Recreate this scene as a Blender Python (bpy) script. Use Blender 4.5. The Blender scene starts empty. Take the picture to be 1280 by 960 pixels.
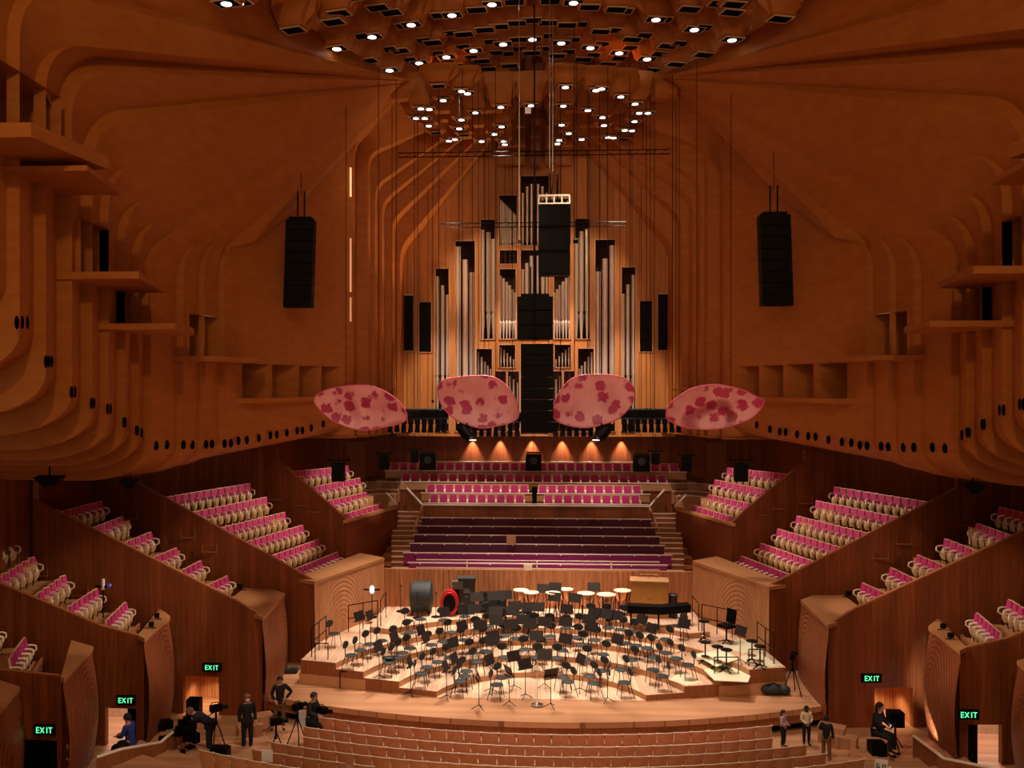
import bpy, bmesh, math, random
from mathutils import Vector, Matrix
random.seed(7)
S = bpy.context.scene
COL = S.collection
H = 10.8            # eye height above the stalls floor
F = 1150.0          # focal length in pixels at 1280 wide
PX0, PY0 = 594.0, 480.0
YAW = math.radians(3.0)
CAMX = -0.55
cs, sn = math.cos(YAW), math.sin(YAW)

def ray(px, py):
    a = (px-PX0)/F; b = (PY0-py)/F
    return Vector((-sn + a*cs, cs + a*sn, b))
def P(px, py, Y):                       # point seen at a pixel on the plane y = Y
    r = ray(px, py); t = Y/r.y
    return Vector((CAMX + r.x*t, Y, H + r.z*t))
def PZ(px, py, z):                      # point seen at a pixel at height z
    r = ray(px, py); t = (z-H)/r.z
    return Vector((CAMX + r.x*t, r.y*t, z))
def PXW(px, x):                         # y where a pixel column meets the plane x
    r = ray(px, 480); return (x-CAMX)/r.x*r.y
def proj(p):
    x, y = p[0]-CAMX, p[1]
    d = -sn*x + cs*y; u = cs*x + sn*y
    return PX0+F*u/d, PY0-F*(p[2]-H)/d

# ---------- materials
def new_mat(name):
    m = bpy.data.materials.new(name); m.use_nodes = True
    nt = m.node_tree; b = nt.nodes['Principled BSDF']
    return m, nt, b
def plain(name, col, rough=0.6, metal=0.0, emit=None, es=0):
    m, nt, b = new_mat(name)
    b.inputs['Base Color'].default_value = (*col, 1)
    b.inputs['Roughness'].default_value = rough
    b.inputs['Metallic'].default_value = metal
    if emit:
        b.inputs['Emission Color'].default_value = (*emit, 1)
        b.inputs['Emission Strength'].default_value = es
    return m
def wood(name, c1, c2, scale=(6, 6, .35), rough=0.45, bump=0.0, plank=0.0, plankaxis='X', spec=.35, nscale=3.0):
    m, nt, b = new_mat(name); N = nt.nodes; L = nt.links
    g = N.new('ShaderNodeNewGeometry'); mp = N.new('ShaderNodeMapping')
    mp.inputs['Scale'].default_value = scale
    L.new(g.outputs['Position'], mp.inputs['Vector'])
    no = N.new('ShaderNodeTexNoise'); no.inputs['Scale'].default_value = nscale; no.inputs['Detail'].default_value = 5
    L.new(mp.outputs[0], no.inputs['Vector'])
    cr = N.new('ShaderNodeValToRGB')
    cr.color_ramp.elements[0].position = .32; cr.color_ramp.elements[0].color = (*c1, 1)
    cr.color_ramp.elements[1].position = .68; cr.color_ramp.elements[1].color = (*c2, 1)
    L.new(no.outputs['Fac'], cr.inputs['Fac'])
    out = cr.outputs['Color']
    if plank > 0:
        sp = N.new('ShaderNodeSeparateXYZ'); L.new(g.outputs['Position'], sp.inputs[0])
        src = sp.outputs[plankaxis] if plankaxis in 'XYZ' else None
        if plankaxis == 'D':
            ad = N.new('ShaderNodeMath'); ad.operation = 'MULTIPLY_ADD'
            L.new(sp.outputs['Y'], ad.inputs[0]); ad.inputs[1].default_value = .73; L.new(sp.outputs['X'], ad.inputs[2]); src = ad.outputs[0]
        dv = N.new('ShaderNodeMath'); dv.operation = 'DIVIDE'; L.new(src, dv.inputs[0]); dv.inputs[1].default_value = plank
        fl = N.new('ShaderNodeMath'); fl.operation = 'FLOOR'; L.new(dv.outputs[0], fl.inputs[0])
        wn = N.new('ShaderNodeTexWhiteNoise'); wn.noise_dimensions = '1D'; L.new(fl.outputs[0], wn.inputs['W'])
        fr = N.new('ShaderNodeMath'); fr.operation = 'FRACT'; L.new(dv.outputs[0], fr.inputs[0])
        gt = N.new('ShaderNodeMath'); gt.operation = 'GREATER_THAN'; L.new(fr.outputs[0], gt.inputs[0]); gt.inputs[1].default_value = .07
        mr = N.new('ShaderNodeMapRange'); L.new(wn.outputs['Value'], mr.inputs['Value']); mr.inputs['To Min'].default_value = .78; mr.inputs['To Max'].default_value = 1.15
        g2 = N.new('ShaderNodeMapRange'); L.new(gt.outputs[0], g2.inputs['Value']); g2.inputs['To Min'].default_value = .55
        mu = N.new('ShaderNodeMath'); mu.operation = 'MULTIPLY'; L.new(mr.outputs[0], mu.inputs[0]); L.new(g2.outputs[0], mu.inputs[1])
        mx = N.new('ShaderNodeVectorMath'); mx.operation = 'SCALE'; L.new(out, mx.inputs[0]); L.new(mu.outputs[0], mx.inputs['Scale'])
        out = mx.outputs[0]
    L.new(out, b.inputs['Base Color'])
    b.inputs['Roughness'].default_value = rough
    b.inputs['Specular IOR Level'].default_value = spec
    if bump:
        bp = N.new('ShaderNodeBump'); bp.inputs['Strength'].default_value = bump; bp.inputs['Distance'].default_value = .03
        L.new(no.outputs['Fac'], bp.inputs['Height']); L.new(bp.outputs[0], b.inputs['Normal'])
    return m
def carved(name, c1, c2, centre, rad=.13):
    """timber face cut with concentric ripples"""
    m = wood(name, c1, c2, scale=(8, 8, .3)); nt = m.node_tree; N = nt.nodes; L = nt.links; b = N['Principled BSDF']
    g = N.new('ShaderNodeNewGeometry')
    su = N.new('ShaderNodeVectorMath'); su.operation = 'SUBTRACT'; L.new(g.outputs['Position'], su.inputs[0]); su.inputs[1].default_value = centre
    sc = N.new('ShaderNodeVectorMath'); sc.operation = 'MULTIPLY'; L.new(su.outputs[0], sc.inputs[0]); sc.inputs[1].default_value = (1, 1, .8)
    ln = N.new('ShaderNodeVectorMath'); ln.operation = 'LENGTH'; L.new(sc.outputs[0], ln.inputs[0])
    mu = N.new('ShaderNodeMath'); mu.operation = 'MULTIPLY'; L.new(ln.outputs['Value'], mu.inputs[0]); mu.inputs[1].default_value = 2*math.pi/rad
    si = N.new('ShaderNodeMath'); si.operation = 'SINE'; L.new(mu.outputs[0], si.inputs[0])
    fa = N.new('ShaderNodeMapRange'); L.new(ln.outputs['Value'], fa.inputs['Value'])
    fa.inputs['From Min'].default_value = 1.2; fa.inputs['From Max'].default_value = 2.8; fa.inputs['To Min'].default_value = 1; fa.inputs['To Max'].default_value = 0
    m2 = N.new('ShaderNodeMath'); m2.operation = 'MULTIPLY'; L.new(si.outputs[0], m2.inputs[0]); L.new(fa.outputs[0], m2.inputs[1])
    bp = N.new('ShaderNodeBump'); bp.inputs['Strength'].default_value = 1; bp.inputs['Distance'].default_value = .009
    L.new(m2.outputs[0], bp.inputs['Height']); L.new(bp.outputs[0], b.inputs['Normal'])
    return m

# ---------- mesh builder
class MB:
    def __init__(s): s.v = []; s.f = []
    def add(s, vs, fs):
        o = len(s.v); s.v += [tuple(v) for v in vs]; s.f += [tuple(o+i for i in f) for f in fs]; return s
    def box(s, c, d, rz=0, ry=0, rx=0):
        M = Matrix.Translation(Vector(c)) @ Matrix.Rotation(rz, 4, 'Z') @ Matrix.Rotation(ry, 4, 'Y') @ Matrix.Rotation(rx, 4, 'X')
        x, y, z = d[0]/2, d[1]/2, d[2]/2
        vs = [M @ Vector(p) for p in ((-x,-y,-z),(x,-y,-z),(x,y,-z),(-x,y,-z),(-x,-y,z),(x,-y,z),(x,y,z),(-x,y,z))]
        return s.add(vs, [(0,3,2,1),(4,5,6,7),(0,1,5,4),(1,2,6,5),(2,3,7,6),(3,0,4,7)])
    def prism(s, pts, z0, z1):          # plan polygon (x,y) between two heights
        n = len(pts)
        a = sum(pts[i][0]*pts[(i+1)%n][1]-pts[(i+1)%n][0]*pts[i][1] for i in range(n))
        if a < 0: pts = pts[::-1]
        vs = [(p[0], p[1], z0) for p in pts]+[(p[0], p[1], z1) for p in pts]
        return s.add(vs, [tuple(range(n))[::-1], tuple(range(n, 2*n))]+[(i, (i+1)%n, n+(i+1)%n, n+i) for i in range(n)])
    def slab(s, pts, off):              # 3-D polygon extruded by a vector
        n = len(pts); off = Vector(off); pts = [Vector(p) for p in pts]
        return s.add(pts+[p+off for p in pts], [tuple(range(n))[::-1], tuple(range(n, 2*n))]+[(i, (i+1)%n, n+(i+1)%n, n+i) for i in range(n)])
    def tube(s, pts, r, n=6, caps=True):
        pts = [Vector(p) for p in pts]; rs = r if isinstance(r, (list, tuple)) else [r]*len(pts)
        o = len(s.v); up = None
        for i, p in enumerate(pts):
            t = (pts[min(i+1, len(pts)-1)]-pts[max(i-1, 0)]).normalized()
            if up is None: up = Vector((0,0,1)) if abs(t.z) < .9 else Vector((1,0,0))
            a = t.cross(up).normalized(); b2 = a.cross(t).normalized(); up = b2
            for k in range(n):
                th = 2*math.pi*k/n; s.v.append(tuple(p+(a*math.cos(th)+b2*math.sin(th))*rs[i]))
        for i in range(len(pts)-1):
            for k in range(n):
                s.f.append((o+i*n+k, o+i*n+(k+1)%n, o+(i+1)*n+(k+1)%n, o+(i+1)*n+k))
        if caps:
            s.f.append(tuple(o+k for k in range(n))[::-1]); e = o+(len(pts)-1)*n
            s.f.append(tuple(e+k for k in range(n)))
        return s
    def lathe(s, prof, c=(0,0,0), n=16):  # profile (r,z), closed at both ends
        o = len(s.v)
        for r, z in prof:
            for k in range(n):
                th = 2*math.pi*k/n; s.v.append((c[0]+r*math.cos(th), c[1]+r*math.sin(th), c[2]+z))
        for i in range(len(prof)-1):
            for k in range(n): s.f.append((o+i*n+k, o+i*n+(k+1)%n, o+(i+1)*n+(k+1)%n, o+(i+1)*n+k))
        s.f.append(tuple(o+k for k in range(n))[::-1]); e = o+(len(prof)-1)*n
        s.f.append(tuple(e+k for k in range(n)))
        return s
    def grid(s, rows):                  # loft of equal-length point rows
        o = len(s.v); m = len(rows[0])
        for r in rows: s.v += [tuple(p) for p in r]
        for i in range(len(rows)-1):
            for j in range(m-1): s.f.append((o+i*m+j, o+i*m+j+1, o+(i+1)*m+j+1, o+(i+1)*m+j))
        return s
    def ball(s, c, r, n=10, sc=(1,1,1)):
        pr = [(max(1e-4, math.sin(math.pi*i/n)), -math.cos(math.pi*i/n)) for i in range(n+1)]
        o = len(s.v); s.lathe([(r*a, r*b) for a, b in pr], (0,0,0), n+2)
        for i in range(o, len(s.v)): v = s.v[i]; s.v[i] = (c[0]+v[0]*sc[0], c[1]+v[1]*sc[1], c[2]+v[2]*sc[2])
        return s
    def xf(s, M):
        s.v = [tuple(M @ Vector(v)) for v in s.v]; return s
    def mirrored(s):
        m = MB(); m.v = [(-x, y, z) for x, y, z in s.v]; m.f = [f[::-1] for f in s.f]; return m
    def build(s, name, mat, parent=None, smooth=False, loc=None):
        me = bpy.data.meshes.new(name); me.from_pydata(s.v, [], s.f); me.validate()
        bm = bmesh.new(); bm.from_mesh(me); bmesh.ops.remove_doubles(bm, verts=bm.verts, dist=.0005) if smooth and len(bm.verts) > 1000 else None; bmesh.ops.recalc_face_normals(bm, faces=bm.faces); bm.to_mesh(me); bm.free()
        if smooth:
            me.shade_smooth()
            if smooth is not True: me.set_sharp_from_angle(angle=smooth)
        me.materials.append(mat)
        o = bpy.data.objects.new(name, me); COL.objects.link(o)
        if parent: o.parent = parent
        if loc: o.location = loc
        return o
def struct(name, mb, mat, smooth=False):
    o = mb.build(name, mat, None, smooth); o['kind'] = 'structure'; return o
def both(name, mb, mat, smooth=False, namer=None):
    struct(name+'_left' if not namer else namer, mb, mat, smooth)
    struct(name+'_right' if not namer else namer, mb.mirrored(), mat, smooth)
def empty(name, loc=(0,0,0), rz=0):
    o = bpy.data.objects.new(name, None); o.empty_display_size = .2; COL.objects.link(o)
    o.location = loc; o.rotation_euler = (0,0,rz); return o
def tag(o, label, cat, group=None):
    o['label'] = label; o['category'] = cat
    if group: o['group'] = group
    return o
def copy_tree(o, parent=None):
    c = o.copy(); COL.objects.link(c)
    if parent: c.parent = parent
    for ch in o.children: copy_tree(ch, c)
    return c
_ord = 'first second third fourth fifth sixth seventh eighth ninth tenth eleventh twelfth thirteenth fourteenth fifteenth sixteenth seventeenth eighteenth nineteenth'.split()
_tens = {2:'twenty', 3:'thirty', 4:'forty'}
def ordinal(n):                         # 1-based
    if n < 20: return _ord[n-1]
    t, u = divmod(n, 10)
    return {2:'twentieth',3:'thirtieth',4:'fortieth'}[t] if u == 0 else _tens[t]+'-'+_ord[u-1]

# ---------- palette
M = {}
M['ply'] = wood('birch_ply', (.41,.132,.024), (.48,.166,.034), scale=(.5,.5,1.5), rough=.5, spec=.25)
M['plyv'] = wood('birch_ply_boards', (.46,.175,.042), (.56,.23,.065), scale=(4,4,.3), rough=.5, spec=.25, plank=.62, plankaxis='X')
M['dark'] = wood('brush_box_timber', (.185,.043,.011), (.285,.076,.020), scale=(9,9,.35), rough=.42, plank=.21, plankaxis='D', spec=.4)
M['darkcap'] = wood('brush_box_rail', (.34,.12,.04), (.42,.16,.06), scale=(4,4,4), rough=.4)
M['podtop'] = wood('box_ledge_timber', (.42,.18,.07), (.52,.24,.10), scale=(2,9,1), rough=.4)
M['stagewall'] = wood('stage_wall_timber', (.34,.12,.045), (.60,.27,.12), scale=(7,7,.25), rough=.45, nscale=4)
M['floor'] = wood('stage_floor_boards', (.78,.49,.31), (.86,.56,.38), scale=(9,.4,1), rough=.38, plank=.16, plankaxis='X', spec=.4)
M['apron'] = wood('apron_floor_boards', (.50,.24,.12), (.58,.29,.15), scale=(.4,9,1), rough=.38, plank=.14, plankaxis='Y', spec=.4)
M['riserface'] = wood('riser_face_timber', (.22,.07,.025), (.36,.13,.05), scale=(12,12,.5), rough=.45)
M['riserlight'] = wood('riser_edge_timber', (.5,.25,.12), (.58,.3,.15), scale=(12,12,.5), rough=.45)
M['tread'] = wood('seating_tread_timber', (.42,.2,.09), (.55,.28,.13), scale=(5,5,5), rough=.45)
M['birch'] = plain('pale_birch', (.66,.44,.23), .4)
M['seatply'] = plain('seat_shell_birch', (.50,.29,.13), .45)
M['arm'] = plain('pale_armrest', (.82,.72,.58), .3)
M['plum'] = plain('plum_upholstery', (.46,.020,.14), .75)
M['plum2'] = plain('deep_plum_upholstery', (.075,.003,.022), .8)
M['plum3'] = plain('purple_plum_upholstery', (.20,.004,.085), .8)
M['rail'] = plain('pale_bench_rail', (.75,.62,.5), .35)
M['stallback'] = wood('stalls_seat_timber', (.58,.28,.13), (.66,.34,.17), scale=(3,3,3), rough=.42)
M['black'] = plain('black_paint', (.0025,.0025,.003), .5)
M['black'].node_tree.nodes['Principled BSDF'].inputs['Specular IOR Level'].default_value = .12
M['matt'] = plain('matt_black', (.002,.002,.002), .9)
M['matt'].node_tree.nodes['Principled BSDF'].inputs['Specular IOR Level'].default_value = .05
M['blackpad'] = plain('charcoal_seat_pad', (.020,.025,.026), .65)
M['standdesk'] = plain('black_music_desk', (.022,.017,.016), .45)
M['chrome'] = plain('chrome_steel', (.75,.75,.76), .2, 1)
M['white'] = plain('white_plastic', (.8,.8,.78), .4)
M['pipe'] = plain('organ_pipe_tin', (.86,.74,.60), .3, .65)
M['lamp'] = plain('lamp_lens', (1,1,1), .3, 0, (1,.93,.86), 4)
M['skin'] = plain('light_skin', (.55,.28,.2), .55)
M['skin2'] = plain('dark_skin', (.06,.03,.022), .5)
# ================= upper birch shell
RIM = [(-5.4,34.5,11.6),(-5.0,35.4,11.75),(-4.9,36.1,11.9),(-4.9,36.5,12.0),(-4.95,36.8,12.1),(-5.0,37.1,12.2),(-5.05,37.4,12.3),(-5.1,37.8,12.4),(-5.15,38.1,12.5),(-5.2,38.65,12.6)]
#  x, Y, corner height, bottom height, rim point, rib kept all the way, radius of corner
ST = [(-11.9, 9.0, 11.0, 2.0, (-9.2,18.0,12.6), 1, 1.3),
      (-11.9,15.5, 10.0, 1.2, (-8.2,29.5,12.0), 1, 1.3),
      (-11.85,20.1, 9.0, 0.1, (-5.4,34.5,11.6), 1, 1.3),
      (-11.85,21.24,8.1,-0.8, (-5.2,35.0,11.7), 0, 1.2),
      (-11.85,22.5, 7.8,-1.3, (-5.0,35.5,11.75),1, 1.2),
      (-11.85,23.6, 6.75,-1.75,(-4.9,36.1,11.9),1, 1.1),
      (-11.85,24.55,5.8,-2.1, (-4.9,36.5,12.0), 0, 1.1),
      (-11.85,25.6, 5.0,-2.35,(-4.95,36.8,12.1),0, .9),
      (-11.85,26.5, 4.5,-2.6, (-5.0,37.1,12.2), 0, .9),
      (-11.85,27.4, 4.2,-2.95,(-5.05,37.3,12.3),0, .9),
      (-11.35,28.74,4.2,-2.95,(-5.1,37.5,12.35),0, .9),
      (-11.0, 29.7, 4.4,-2.85,(-5.1,37.7,12.4), 0, .9),
      (-10.65,30.65,4.6,-2.68,(-5.15,37.9,12.45),0,.9)]
DEL = [.25,.25,.3,.3,.4,.32,.26,.26,.24,.24,.22,.2,.2]
NL, NA, NT, NR = 3, 8, 8, 14
def curve(i, zb, off=0.0, taper=1, st=None):
    x, Y, zt, _, rim, _, R = st or ST[i]
    zb += H; zt += H; rim = Vector(rim)+Vector((0,0,H))
    pts = []
    pts.append(Vector((x-7.5, Y, zb+.15)))
    pts.append(Vector((x-4.5, Y, zb+.02)))
    for k in range(NA+1):
        th = math.pi/2*k/NA
        pts.append(Vector((x-off-2.1+2.1*math.sin(th), Y, zb+1.05-1.05*math.cos(th))))
    corner = Vector((x-off, Y, zt)); d = (rim-corner).normalized()
    lev = [zb+1.05+(zt-R-zb-1.05)*t for t in (.25,.5,.75)]
    for z in lev: pts.append(Vector((x-off, Y, z)))
    a = corner-Vector((0,0,R)); b = corner+d*R
    cb = Vector((x, Y, zt)) if False else corner
    if not taper: d = (rim-Vector((x,Y,zt))).normalized(); b = Vector((x,Y,zt))+d*R-Vector((off,0,0))
    for k in range(NT+1):
        t = k/NT; p = a*(1-t)**2+corner*2*t*(1-t)+b*t*t
        if taper: p.z += off*t
        else: p.x += off*t*t; p.z += off*t*(1-t)*.5
        pts.append(p)
    for k in range(1, NR+1):
        t = k/NR; p = (b if taper else b+Vector((off,0,0)))*(1-t)+rim*t
        if taper: p.z += off*(1-t)
        pts.append(p)
    return pts
VI0, VI1 = 2+NA, 2+NA+4       # vertical stretch of a curve (indices)
# openings cut in the walls: Y0, Y1, z0, z1 (relative to the eye)
OPEN = [(17.2,21.9,5.35,7.0), (22.9,24.55,2.75,4.2), (25.6,27.15,1.62,2.8), (28.98,30.65,.85,2.25)]
shell = MB()
def wall_x(i, Y, off=0):
    a, b = ST[i], ST[i+1]; t = (Y-a[1])/(b[1]-a[1]); return a[0]+((b[0]-off)-a[0])*t
for i in range(len(ST)-1):
    A = ST[i]; B = ST[i+1]; off = DEL[i+1]
    near = curve(i, A[3]); far = curve(i+1, A[3], off, B[5])
    ops = [(max(o[0],A[1]), min(o[1],B[1]), o[2]+H, o[3]+H) for o in OPEN if min(o[1],B[1])-max(o[0],A[1]) > .08]
    us = [0, .5, 1]
    if ops:
        o = ops[0]; us = sorted(set([0.0, 1.0]+[(y-A[1])/(B[1]-A[1]) for y in (o[0], o[1])]))
        us = [u for k, u in enumerate(us) if k == 0 or u-us[k-1] > 1e-3]
    rows = [[n.lerp(f, u) for n, f in zip(near, far)] for u in us]
    if not ops:
        shell.grid(rows)
    else:
        o = ops[0]
        # replace the vertical stretch levels by the opening's sill and head
        def lv(row):
            lo = row[VI0]; hi = row[VI1]; r = [row[VI0]]
            for z in (o[2], o[3]): t = (z-lo.z)/(hi.z-lo.z); r.append(lo.lerp(hi, t))
            r.append(hi); return r
        shell.grid([r[:VI0+1] for r in rows]); shell.grid([r[VI1:] for r in rows])
        L = [lv(r) for r in rows]
        for k in range(len(us)-1):
            ym = (rows[k][VI0].y+rows[k+1][VI0].y)/2
            for j in range(3):
                if j == 1 and o[0] < ym < o[1]: continue
                shell.add([L[k][j], L[k][j+1], L[k+1][j+1], L[k+1][j]], [(0,1,2,3)])
    # the step to the next panel: a return facing the audience
    nxt = curve(i+1, B[3])
    shell.grid([far, nxt])
# the plain panel beyond: wall, overhanging vault edge, vault
WL = [(-10.65,30.65,4.6),(-10.27,31.7,4.95),(-9.66,33.4,6.1),(-9.05,35.05,7.3),(-8.4,36.9,8.8),(-7.74,38.65,10.2)]
zbw = lambda Y: -2.68+.5*(Y-30.65)/8 - .035*abs(math.sin((Y-30.65)*math.pi/.66))
rimp = [(-5.15,37.9,12.45),(-5.17,38.0,12.5),(-5.18,38.2,12.6),(-5.2,38.4,12.7),(-5.2,38.55,12.8),(-5.2,38.65,12.9)]
E0, E1 = 31.55, 37.8; EZ0, EZ1 = -.5, .72
ys = sorted(set([30.65+8*k/48 for k in range(49)]+[E0, E1]))
def wline(Y): return -10.65+(Y-30.65)*(10.65-7.74)/8.0
def top(Y):
    for a, b in zip(WL, WL[1:]):
        if Y <= b[1]+1e-6: t = (Y-a[1])/(b[1]-a[1]); return a[2]+(b[2]-a[2])*t
rows = []
for Y in ys:
    x = wline(Y); zb = zbw(Y)+H; r = [Vector((x-7.5, Y, zb+.15)), Vector((x-4.5, Y, zb+.02))]
    for k in range(NA+1):
        th = math.pi/2*k/NA; r.append(Vector((x-2.1+2.1*math.sin(th), Y, zb+1.05-1.05*math.cos(th))))
    r += [Vector((x, Y, EZ0+H)), Vector((x, Y, EZ1+H)), Vector((x, Y, top(Y)+H+.35))]
    rows.append(r)
a = len(rows[0])
for k in range(len(ys)-1):
    ym = (ys[k]+ys[k+1])/2
    for j in range(a-1):
        if j == a-3 and E0 < ym < E1: continue
        shell.add([rows[k][j], rows[k][j+1], rows[k+1][j+1], rows[k+1][j]], [(0,1,2,3)])
vrows = []
for k in range(25):
    Y = 30.65+8*k/24; x = wline(Y); t = k/24; z = top(Y)+H
    ov = .3*max(0, min(1, t*8))*max(0, 1-max(0, t-.5)/.12) if t < .62 else 0
    j = min(4, int(t*5)); u = t*5-j; rp = Vector(rimp[j]).lerp(Vector(rimp[j+1]), u)+Vector((0,0,H))
    st = Vector((x+ov, Y, z)); cr = st+(Vector((0,0,.9)) if t < .25 else Vector((0,0,.9*max(.15,1-2*t))))
    r = [Vector((x, Y, z+.02)), st]
    for q in range(1, 17):
        s_ = q/16; r.append(st*(1-s_)**2+cr*2*s_*(1-s_)*.5+(cr*.0)+(st.lerp(rp, .0))*0+rp*s_**2+ (st.lerp(rp,.5))*2*s_*(1-s_)*.5)
    vrows.append(r)
shell.grid(vrows)
# ---- niche of nested arches beside the organ
ZBN = -2.3
NI = [(-7.74,38.65,10.2,(-5.2,38.65,12.9)),(-7.25,39.4,9.93,(-2.9,42.2,12.6)),(-7.08,40.2,8.74,(-2.6,42.5,12.5)),(-6.9,41.0,8.2,(-2.3,42.8,12.35)),
      (-6.58,41.9,7.49,(-2.0,43.1,12.2)),(-6.33,42.9,6.4,(-1.7,43.5,12.05))]
def ncurve(x, Y, zt, ap, yoff=0):
    zt += H; ap = Vector(ap)+Vector((0,0,H)); c = Vector((x, Y+yoff, zt)); ap = ap+Vector((0, yoff*.3, 0)); d = (ap-c).normalized(); R = .55
    pts = [Vector((x, Y+yoff, ZBN+H)), Vector((x, Y+yoff, (ZBN+zt+H)/2-3)), c-Vector((0,0,R))]
    for k in range(1, 6):
        t = k/5; pts.append((c-Vector((0,0,R)))*(1-t)**2+c*2*t*(1-t)+(c+d*R)*t*t)
    for k in range(1, 9): pts.append((c+d*R).lerp(ap, k/8))
    return pts
niche = MB()
for k, (x, Y, zt, ap) in enumerate(NI):
    c0 = ncurve(x, Y, zt, ap)
    if k+1 < len(NI):
        x2, Y2, z2, ap2 = NI[k+1]
        c1 = ncurve(x, Y, zt, ap, Y2-Y); niche.grid([c0, c1]); niche.grid([c1, ncurve(x2, Y2, z2, ap2)])
    else:
        niche.grid([c0, ncurve(x, Y, zt, ap, 1.5)])
# openings lined as deep recesses
rec = MB()
def recess(Y0, Y1, z0, z1, xf0, xf1, d=1.0):
    z0 += H; z1 += H
    f = [(xf0,Y0,z0),(xf1,Y1,z0),(xf1,Y1,z1),(xf0,Y0,z1)]; bk = [(p[0]-d,p[1],p[2]) for p in f]
    rec.add(f+bk, [(4,5,6,7),(0,1,5,4),(1,2,6,5),(2,3,7,6),(3,0,4,7)])
recess(17.2,21.9,5.35,7.0,-11.82,-11.82,2.6); recess(22.9,24.55,2.75,4.2,-11.82,-11.82,1.2)
recess(25.6,27.15,1.62,2.8,-11.82,-11.82,1.2); recess(28.98,30.65,.85,2.25,-11.25,-10.85)
seg = [E0, 33.2, 34.85, 36.3, E1]
for y0, y1 in zip(seg, seg[1:]):
    recess(y0, y1-.18, EZ0, EZ1, wline(y0), wline(y1-.18), 1.1)
    rec.add([(wline(y1-.18),y1-.18,EZ0+H),(wline(y1),y1,EZ0+H),(wline(y1),y1,EZ1+H),(wline(y1-.18),y1-.18,EZ1+H)], [(0,1,2,3)])
# shelves
shelf = MB()
def sh(pts, z, t=.17):
    shelf.prism(pts, z+H, z+t+H)
sh([(-12.6,18.3),(-10.6,18.3),(-10.3,21.2),(-12.6,21.2)], 5.05, .3)
sh([(-12.6,20.0),(-10.25,20.0),(-10.62,22.6),(-12.6,22.6)], 4.75, .12)
sh([(-12.2,22.4),(-10.1,22.4),(-10.55,24.6),(-10.8,25.9),(-12.2,25.9)], 2.62, .18)
sh([(-12.2,24.4),(-9.95,24.4),(-10.2,26.4),(-10.56,27.5),(-12.2,27.5)], 1.48, .16)
sh([(-11.6,28.5),(-10.0,28.6),(-9.55,30.6),(-9.7,31.6),(-10.7,31.6)], .72, .16)
sh([(-10.8,31.2),(-9.75,31.2),(-9.2,33.2),(-8.75,34.6),(-7.9,37.4),(-8.6,37.9)], -.66, .17)
sh([(-8.3,38.0),(-6.9,38.2),(-6.3,40.5),(-6.3,42.6),(-7.2,42.6)], -.28, .1)
both('wall_upper', shell, M['ply'], smooth=math.radians(32))
both('wall_niche', niche, M['ply'], smooth=math.radians(25))
both('wall_recess', rec, M['ply'])
both('trim_shelf', shelf, M['ply'])
# round ports in rows
ports = MB()
def port(x, Y, z, nx, ny):
    n = Vector((nx, ny, 0)).normalized(); c = Vector((x, Y, z+H))+n*.012; t = Vector((-n.y, n.x, 0)); vs = []
    for k in range(14):
        th = 2*math.pi*k/14; vs.append(c+t*.105*math.cos(th)+Vector((0,0,.15))*math.sin(th))
    ports.slab(vs, -n*.02)
for (i, pxs, py) in ((2,(15,27,39),403),(3,(55,63,71.5),452),(4,(86,95),490),(5,(110,117),504),(6,(130.5,138),511),(7,(149,154),528),(8,(163,168.5),538),(9,(179,),541)):
    for p in pxs:
        Y = PXW(p, -11.9); x = wall_x(i, Y, DEL[i+1]) if i+1 < len(ST) else -11.8
        port(x, Y, P(p, py, Y).z-H, 1, .12)
for p, py in ((195,557),(208.5,556),(229,556),(240.5,556),(257.5,555.5),(265,555)):
    i = 9 if p < 222 else 10 if p < 250 else 11
    r = ray(p, 480)
    A = ST[i]; B = ST[i+1]; bx = B[0]-DEL[i+1]
    for q in range(400):
        Y = A[1]+(B[1]-A[1])*q/400; x = A[0]+(bx-A[0])*q/400
        if proj((x, Y, 0))[0] >= p: break
    port(x, Y, P(p, py, Y).z-H, 1, -.35)
for p, py in ((280,554.5),(288.5,554),(298,551),(308.5,550),(323.5,547.5),(338,544),(346,543.5),(358.5,541),(371.5,538.5),(378,538),(389,535),(404,530)):
    k = (654-p)/1150; Y = 21.26/(k+.364)
    for q in range(600):
        Y = 30.65+8*q/600
        if proj((wline(Y), Y, 0))[0] >= p: break
    port(wline(Y), Y, P(p, py, Y).z-H, 1, -.364)
both('trim_ports', ports, M['matt'])
# ---- closing surfaces above and behind
roof = MB()
roof.add([(-13,14,H+13.9),(13,14,H+13.9),(13,46,H+13.9),(-13,46,H+13.9)], [(0,1,2,3)])
struct('ceiling', roof, M['ply'])
cc = MB()
for s in (-1, 1):
    nc = ncurve(*NI[0])[2:]
    cc.grid([[(-s*p.x, 38.66, p.z) for p in nc], [(s*(abs(p.x)+3.5), 38.66, p.z+(1.5 if i > 2 else 0)) for i, p in enumerate(nc)]])
    cc.add([(s*12.6,38.3,H-2.16),(s*7.0,38.6,H-2.2),(s*6.0,44.3,H-2.3),(s*6.0,47.4,H-2.3),(s*12.6,47.4,H-2.16)], [(0,1,2,3,4)])
for s in (-1, 1): cc.box((s*10.25, 38.75, H-1.2), (5.1, .1, 2.2))
cc.add([(-6,44.3,H-2.52),(6,44.3,H-2.52),(6,47.4,H-2.5),(-6,47.4,H-2.5)], [(0,1,2,3)])
cc.add([(-6,44.3,H-2.52),(-6,44.3,H-2.3),(-6,47.4,H-2.3),(-6,47.4,H-2.5)], [(0,1,2,3)])
cc.add([(6,44.3,H-2.52),(6,44.3,H-2.3),(6,47.4,H-2.3),(6,47.4,H-2.5)], [(0,1,2,3)])
struct('ceiling_soffit', cc, M['ply'])
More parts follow.
